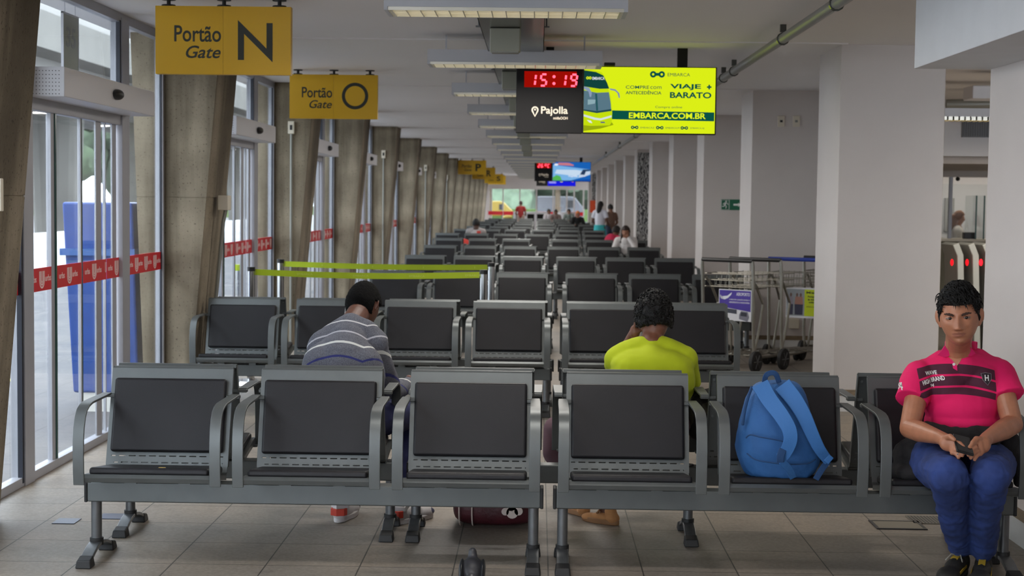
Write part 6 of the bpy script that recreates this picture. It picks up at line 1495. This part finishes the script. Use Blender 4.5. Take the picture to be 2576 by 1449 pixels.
# ---- small figures further back ----
def sitter(x, y, fwd, label, shirt_c, hair_c, skin_c, legs_c, lean=0.12, hz=1.10, long_hair=False, cap=None, arm_up=None, nm='sweatshirt'):
    """seated figure; fwd = unit direction it faces"""
    f = V((fwd[0], fwd[1], 0)).normalized(); s_ = V((f.y, -f.x, 0)); t = thing('person', label, 'person', (x, y, 0)); O = V((x, y, 0))
    at = lambda a, b, c: O + s_ * a + f * b + V((0, 0, c))
    ms = mat('cloth_' + nm, shirt_c, 0.9); mk = mat('skin_' + nm, skin_c, 0.6); mh = mat('hair_' + nm, hair_c, 0.7); ml = mat('legs_' + nm, legs_c, 0.9)
    Hh = at(0, lean + 0.03, hz - 0.12); RR = axm(f + V((0, 0, -0.25)))
    q = MB(); add_head(q, Hh, RR, 0.95); q.limb([Hh, at(0, lean, hz - 0.24)], [0.05, 0.055]); q.limb([at(0, lean, hz - 0.24), at(0, 0, 0.55)], [0.08, 0.1])
    sh = [at(-0.16, lean, hz - 0.29), at(0.16, lean, hz - 0.29)]; el = [at(-0.23, lean + 0.12, hz - 0.52), at(0.23, lean + 0.12, hz - 0.52)]; wr = [at(-0.1, lean + 0.32, hz - 0.50), at(0.1, lean + 0.32, hz - 0.50)]
    if arm_up is not None: el[arm_up] = at((-1, 1)[arm_up] * 0.22, lean + 0.22, hz - 0.42); wr[arm_up] = Hh + s_ * (-1, 1)[arm_up] * 0.06 + f * 0.08 - V((0, 0, 0.07))
    for i in (0, 1):
        q.limb([sh[i], el[i], wr[i]], [0.04, 0.035, 0.025]); e = wr[i] + f * 0.04; q.sph(e, (0.03, 0.035, 0.02))
        fingers(q, [e + s_ * (0.015 * k - 0.022) + f * 0.025 for k in range(4)], [e + s_ * (0.015 * k - 0.022) + f * 0.07 - V((0, 0, 0.01)) for k in range(4)]); q.limb([e - s_ * 0.02, e - s_ * 0.035 + f * 0.03], [0.01, 0.008])
    q.build('body', mk, t, remesh=0.008, smi=2)
    q = MB(); q.limb([at(0, 0, 0.5), at(0, lean * .5, 0.70), at(0, lean, hz - 0.31)], [0.15, 0.15, 0.11], 18); q.limb([sh[0], at(0, lean, hz - 0.25), sh[1]], [0.07, 0.065, 0.07])
    for i in (0, 1): q.limb([sh[i], el[i], el[i].lerp(wr[i], .8)], [0.07, 0.055, 0.042])
    q.build('upper_clothes', ms, t, remesh=0.011, smi=4, noisef=lambda w_: 0.006 * noise.noise(w_ * 14))
    q = MB()
    for s in (-1, 1): q.limb([at(s * 0.09, 0, 0.5), at(s * 0.12, 0.44, 0.50), at(s * 0.11, 0.42, 0.1)], [0.1, 0.075, 0.05])
    q.build('trousers', ml, t, remesh=0.012, smi=3)
    for s in (-1, 1):
        q = MB(); q.sph(at(s * 0.11, 0.47, 0.045), (0.05, 0.05, 0.045)); q.sph(at(s * 0.11, 0.56, 0.035), (0.045, 0.07, 0.035)); q.build('shoe', M['rubber'], t, remesh=0.01)
    if cap: hair_cap(Hh, RR, 'cap', t, mat('cap_' + nm, cap, 0.7), 0.014, cut_mask, 0.95, seg=40, ring=28)
    else: hair_cap(Hh, RR, 'hair', t, mh, 0.016, curl_mask, 0.95, rough=0.005, seg=48, ring=32)
    if long_hair:
        q = MB(); q.limb([Hh - f * 0.06 + V((0, 0, 0.03)), Hh - f * 0.09 - V((0, 0, 0.12)), Hh - f * 0.07 - V((0, 0, 0.26))], [0.075, 0.07, 0.04]); q.limb([Hh + s_ * 0.06, Hh + s_ * 0.085 - V((0, 0, .2)) + f * 0.02], [0.03, 0.025]); q.build('long_hair', mh, t, remesh=0.01, smi=2)
    return t
def stander(x, y, fwd, label, top_c, bot_c, hair_c, skin_c, H=1.6, nm='a', skirt=False, long_hair=False):
    f = V((fwd[0], fwd[1], 0)).normalized(); s_ = V((f.y, -f.x, 0)); t = thing('person', label, 'person', (x, y, 0)); O = V((x, y, 0)); k = H / 1.7
    at = lambda a, b, c: O + s_ * a * k + f * b * k + V((0, 0, c * k))
    mk = mat('skin_' + nm, skin_c, 0.6); mh = mat('hair_' + nm, hair_c, 0.7)
    Hh = at(0, 0.03, 1.57); RR = axm(f + V((0, 0, -0.1)))
    q = MB(); add_head(q, Hh, RR, 0.92 * k); q.limb([Hh, at(0, 0, 1.40)], [0.048, 0.055]); q.limb([at(0, 0, 1.38), at(0, 0, 0.95)], [0.08, 0.1])
    for s in (-1, 1):
        q.limb([at(s * 0.09, 0, 0.92), at(s * 0.10, 0.02, 0.50), at(s * 0.10, 0, 0.09)], [0.08, 0.052, 0.035]); w = at(s * 0.22, 0.14, 0.98); q.limb([at(s * 0.17, 0, 1.36), at(s * 0.24, -0.01, 1.12), w], [0.042, 0.035, 0.026])
        e = w + f * 0.04; q.sph(e, (0.025, 0.035, 0.03)); fingers(q, [e + V((0, 0, 0.015 * j - 0.02)) + f * 0.025 for j in range(4)], [e + V((0, 0, 0.015 * j - 0.03)) + f * 0.08 for j in range(4)]); q.limb([e, e + f * 0.03 + V((0, 0, 0.035))], [0.01, 0.008])
    q.build('body', mk, t, remesh=0.009, smi=2)
    q = MB(); q.limb([at(0, 0, 0.98), at(0, 0, 1.2), at(0, 0, 1.33)], [0.145 * k, 0.145 * k, 0.12 * k]); q.limb([at(-0.16, 0, 1.36), at(0, 0, 1.40), at(0.16, 0, 1.36)], [0.065, 0.06, 0.065])
    for s in (-1, 1): q.cone(at(s * 0.17, 0, 1.36), at(s * 0.225, 0, 1.2), 0.064, 0.058)
    q.build('top', mat('top_' + nm, top_c, 0.9), t, remesh=0.011, smi=4)
    q = MB()
    if skirt: q.cone(at(0, 0, 1.0), at(0, 0, 0.5), 0.15, 0.20, 20)
    else:
        for s in (-1, 1): q.limb([at(s * 0.08, 0, 0.95), at(s * 0.10, 0.02, 0.5), at(s * 0.10, 0, 0.10)], [0.105, 0.075, 0.06])
    q.build('skirt' if skirt else 'trousers', mat('bottom_' + nm, bot_c, 0.9), t, remesh=0.011, smi=3)
    for s in (-1, 1):
        q = MB(); q.sph(at(s * 0.10, 0.0, 0.035) , (0.045, 0.05, 0.04)); q.sph(at(s * 0.10, 0.10, 0.03), (0.042, 0.075, 0.034)); q.build('shoe', M['rubber'], t, remesh=0.01)
    hair_cap(Hh, RR, 'hair', t, mh, 0.014, curl_mask, 0.92 * k, rough=0.004, seg=48, ring=32)
    if long_hair:
        q = MB(); q.limb([Hh - f * 0.05, Hh - f * 0.09 - V((0, 0, 0.14)), Hh - f * 0.08 - V((0, 0, 0.3))], [0.07, 0.07, 0.04]); q.build('long_hair', mh, t, remesh=0.01, smi=2)
    return t
p = pix(1197, 575, 34.5); sitter(p.x, 34.5, (0, 1), 'distant seated person in a pale grey hoodie seen from behind', (176, 170, 168), (16, 15, 15), (80, 54, 44), (40, 44, 60), hz=1.13, nm='hoodie')
o = [x for x in C.objects if x.name.startswith('person') and 'pale grey hoodie' in x.get('label', '')][0]
MB().box(p.x + 0.03, p.x + 0.12, 34.335, 34.35, 0.70, 0.86).build('back_print', mat('red_print', (220, 80, 70), 0.8), o)
p = pix(1538, 585, 32.0); sitter(p.x, 33.6, (0.8, 0.5), 'distant seated person in a crimson shirt bending forward beside the person in white', (196, 44, 80), (30, 24, 22), (120, 80, 62), (40, 40, 48), lean=0.20, hz=1.02, nm='crimson')
p = pix(1576, 585, 29.0); sitter(p.x + 0.02, 29.2, (-0.25, -1), 'distant long-haired person in white facing the camera, hand on the cheek', (206, 202, 200), (40, 26, 22), (150, 104, 82), (60, 60, 70), lean=0.10, hz=1.10, long_hair=True, arm_up=0, nm='white')
p = pix(1462, 560, 49.0); sitter(p.x, 53.4, (0, -1), 'far seated person in black wearing an orange cap', (20, 20, 22), (30, 26, 24), (150, 100, 80), (30, 30, 34), cap=(214, 120, 50), hz=1.22, nm='orangecap')
p = pix(1503, 545, 40.0); stander(p.x + 0.1, 40.8, (0.6, 1), 'distant standing person in a white top and turquoise skirt with long dark hair', (212, 212, 222), (60, 176, 180), (22, 18, 18), (96, 62, 48), H=1.58, nm='turquoise', skirt=True, long_hair=True)
p = pix(1516, 545, 41.0); stander(p.x + 0.25, 41.6, (-0.6, 1), 'distant standing person in a brown top just right of the turquoise skirt', (120, 92, 78), (60, 70, 90), (24, 20, 18), (130, 90, 70), H=1.50, nm='brown')
p = pix(1310, 530, 66.5); stander(p.x, 66.6, (0.1, 1), 'far standing person in a dark red shirt near the glass end', (136, 36, 34), (150, 130, 120), (50, 24, 20), (120, 80, 60), H=1.55, nm='darkred')
p = pix(1398, 548, 64.8); sitter(p.x, 65.0, (0, -1), 'far seated person with a bright red bag by the glass end', (120, 104, 100), (24, 20, 20), (120, 84, 66), (214, 60, 40), hz=1.2, nm='farred')
p = pix(1362, 545, 66); sitter(p.x + 0.3, 67.2, (0.2, -1), 'far seated person in pale grey near the glass end, centre', (180, 176, 182), (20, 18, 18), (120, 84, 66), (70, 70, 80), hz=1.2, nm='fargrey')
p = pix(1428, 545, 66); sitter(p.x + 0.1, 66.4, (-0.3, -1), 'far seated person in grey-green near the glass end, right', (110, 120, 116), (20, 18, 18), (150, 110, 90), (60, 66, 80), hz=1.22, nm='fargreen')
# white kiosk desks by the far end
for i, (px, w_) in enumerate(((1335, 0.8), (1425, 0.7))):
    p = pix(px, 560, 69); t = thing('white_desk', ['white framed desk with dark openings by the far glass wall', 'white tapering stand by the far glass wall, right of the desk'][i], 'desk', (p.x, 69, 0)); x = p.x
    if i == 0:
        MB().box(x - w_, x + w_, 68.7, 69.3, 0.95, 1.05).build('desk_top', M['white_box'], t)
        for dx in (-w_, -w_ * .35, w_ * .2, w_ - 0.1): MB().box(x + dx, x + dx + 0.12, 68.7, 69.3, 0, 0.95).build('desk_leg', M['white_box'], t)
        MB().box(x - w_ + .1, x + w_ - .1, 69.2, 69.25, 0, 0.95).build('desk_back', mat('desk_dark', (60, 62, 62), 0.7), t)
    else: MB().cone((x, 69, 0), (x, 69, 1.05), 0.25, 0.42, 20).build('stand_body', M['white_box'], t, smooth=True)
p = pix(1283, 555, 69); tag(MB().box(p.x - 0.9, p.x + 0.5, 67.4, 68.0, 0, 0.72).build('dark_counter', mat('counter_green', (44, 52, 50), 0.6), bevel=0.02), 'low dark counter by the far glass wall at the left', 'counter')
p = pix(1278, 541, 68.8); tag(MB().sph((p.x, 67.7, 0.81), (0.22, 0.15, 0.09)).build('yellow_bundle', mat('bundle_yellow', (214, 196, 110), 0.8), smooth=True), 'pale yellow bundle lying on the low dark counter', 'bundle')
p = pix(1493, 520, 60.6); tag(MB().box(p.x - 0.1, p.x + 0.12, 61.78, 61.89, 1.1, 1.6).build('orange_box', mat('orange_paint', (226, 84, 40), 0.5)), 'orange-red box fixed at the far end of the right wall', 'box')
# ticket clerk
p = pix(2410, 550, 21.7); t = stander(p.x, 21.75, (1, -0.15), 'ticket clerk with long brown hair in a white blouse behind the counter window', (226, 222, 220), (50, 50, 60), (120, 72, 36), (170, 120, 94), H=1.50, nm='clerk', long_hair=True)
a = pix(2383, 600, 21.0); p = pix(2432, 585, 21.0); q = MB(); q.box(p.x - 0.05, p.x + 0.12, 20.95, 21.05, a.z, a.z + 0.09); tag(q.build('counter_terminal', M['plastic_black'], bevel=0.01), 'small dark terminal on the ticket counter beside the clerk', 'terminal')
# pigeon
PGm = mat('pigeon_grey', (46, 46, 50), 0.4, var=0.35, vscale=40); PGd = mat('pigeon_dark', (24, 26, 30), 0.3)
px_ = pix(1188, 1420, 5.93); g = thing('pigeon', 'dark grey pigeon standing on the floor at the bottom edge of the picture', 'bird', (px_.x, 5.93, 0))
x, y = px_.x, 5.93; q = MB(); q.sph((x, y, 0.082), (0.050, 0.085, 0.040), 20, 14, Matrix.Rotation(math.radians(16), 3, 'X')); q.limb([(x, y + 0.045, 0.095), (x - 0.001, y + 0.062, 0.122), (x - 0.002, y + 0.066, 0.142)], [0.034, 0.020, 0.0165], 14)
q.cone((x - 0.002, y + 0.078, 0.140), (x - 0.003, y + 0.100, 0.137), 0.005, 0.001, 8); q.limb([(x, y - 0.05, 0.068), (x, y - 0.13, 0.045)], [0.026, 0.016])
pb = q.build('body', PGm, g, remesh=0.0035, smi=3)
for s in (-1, 1):
    q = MB(); q.sph((x + s * 0.042, y - 0.015, 0.085), (0.012, 0.085, 0.030), 16, 10, Matrix.Rotation(math.radians(14), 3, 'X')); q.build('wing', PGd, g, smooth=True)
    q = MB(); q.tube([(x + s * 0.02, y + 0.01, 0.05), (x + s * 0.02, y + 0.005, 0.02), (x + s * 0.02, y + 0.015, 0.004)], 0.003, 6)
    for a in (-0.5, 0, 0.5): q.tube([(x + s * 0.02, y + 0.015, 0.004), (x + s * 0.02 + 0.02 * math.sin(a), y + 0.04, 0.003)], 0.0022, 5)
    q.build('leg', mat('pigeon_leg', (150, 70, 70), 0.6), g, smooth=True)
    q = MB().sph((x - 0.002 + s * 0.0135, y + 0.070, 0.143), 0.0028, 8, 6); q.build('eye', mat('pigeon_eye', (60, 30, 16), 0.3), g, smooth=True)
q = MB(); q.ribbon([(x, y - 0.08, 0.062), (x, y - 0.16, 0.036)], (1, 0, 0), [0.04, 0.055], 0.006); q.build('tail', PGd, g)
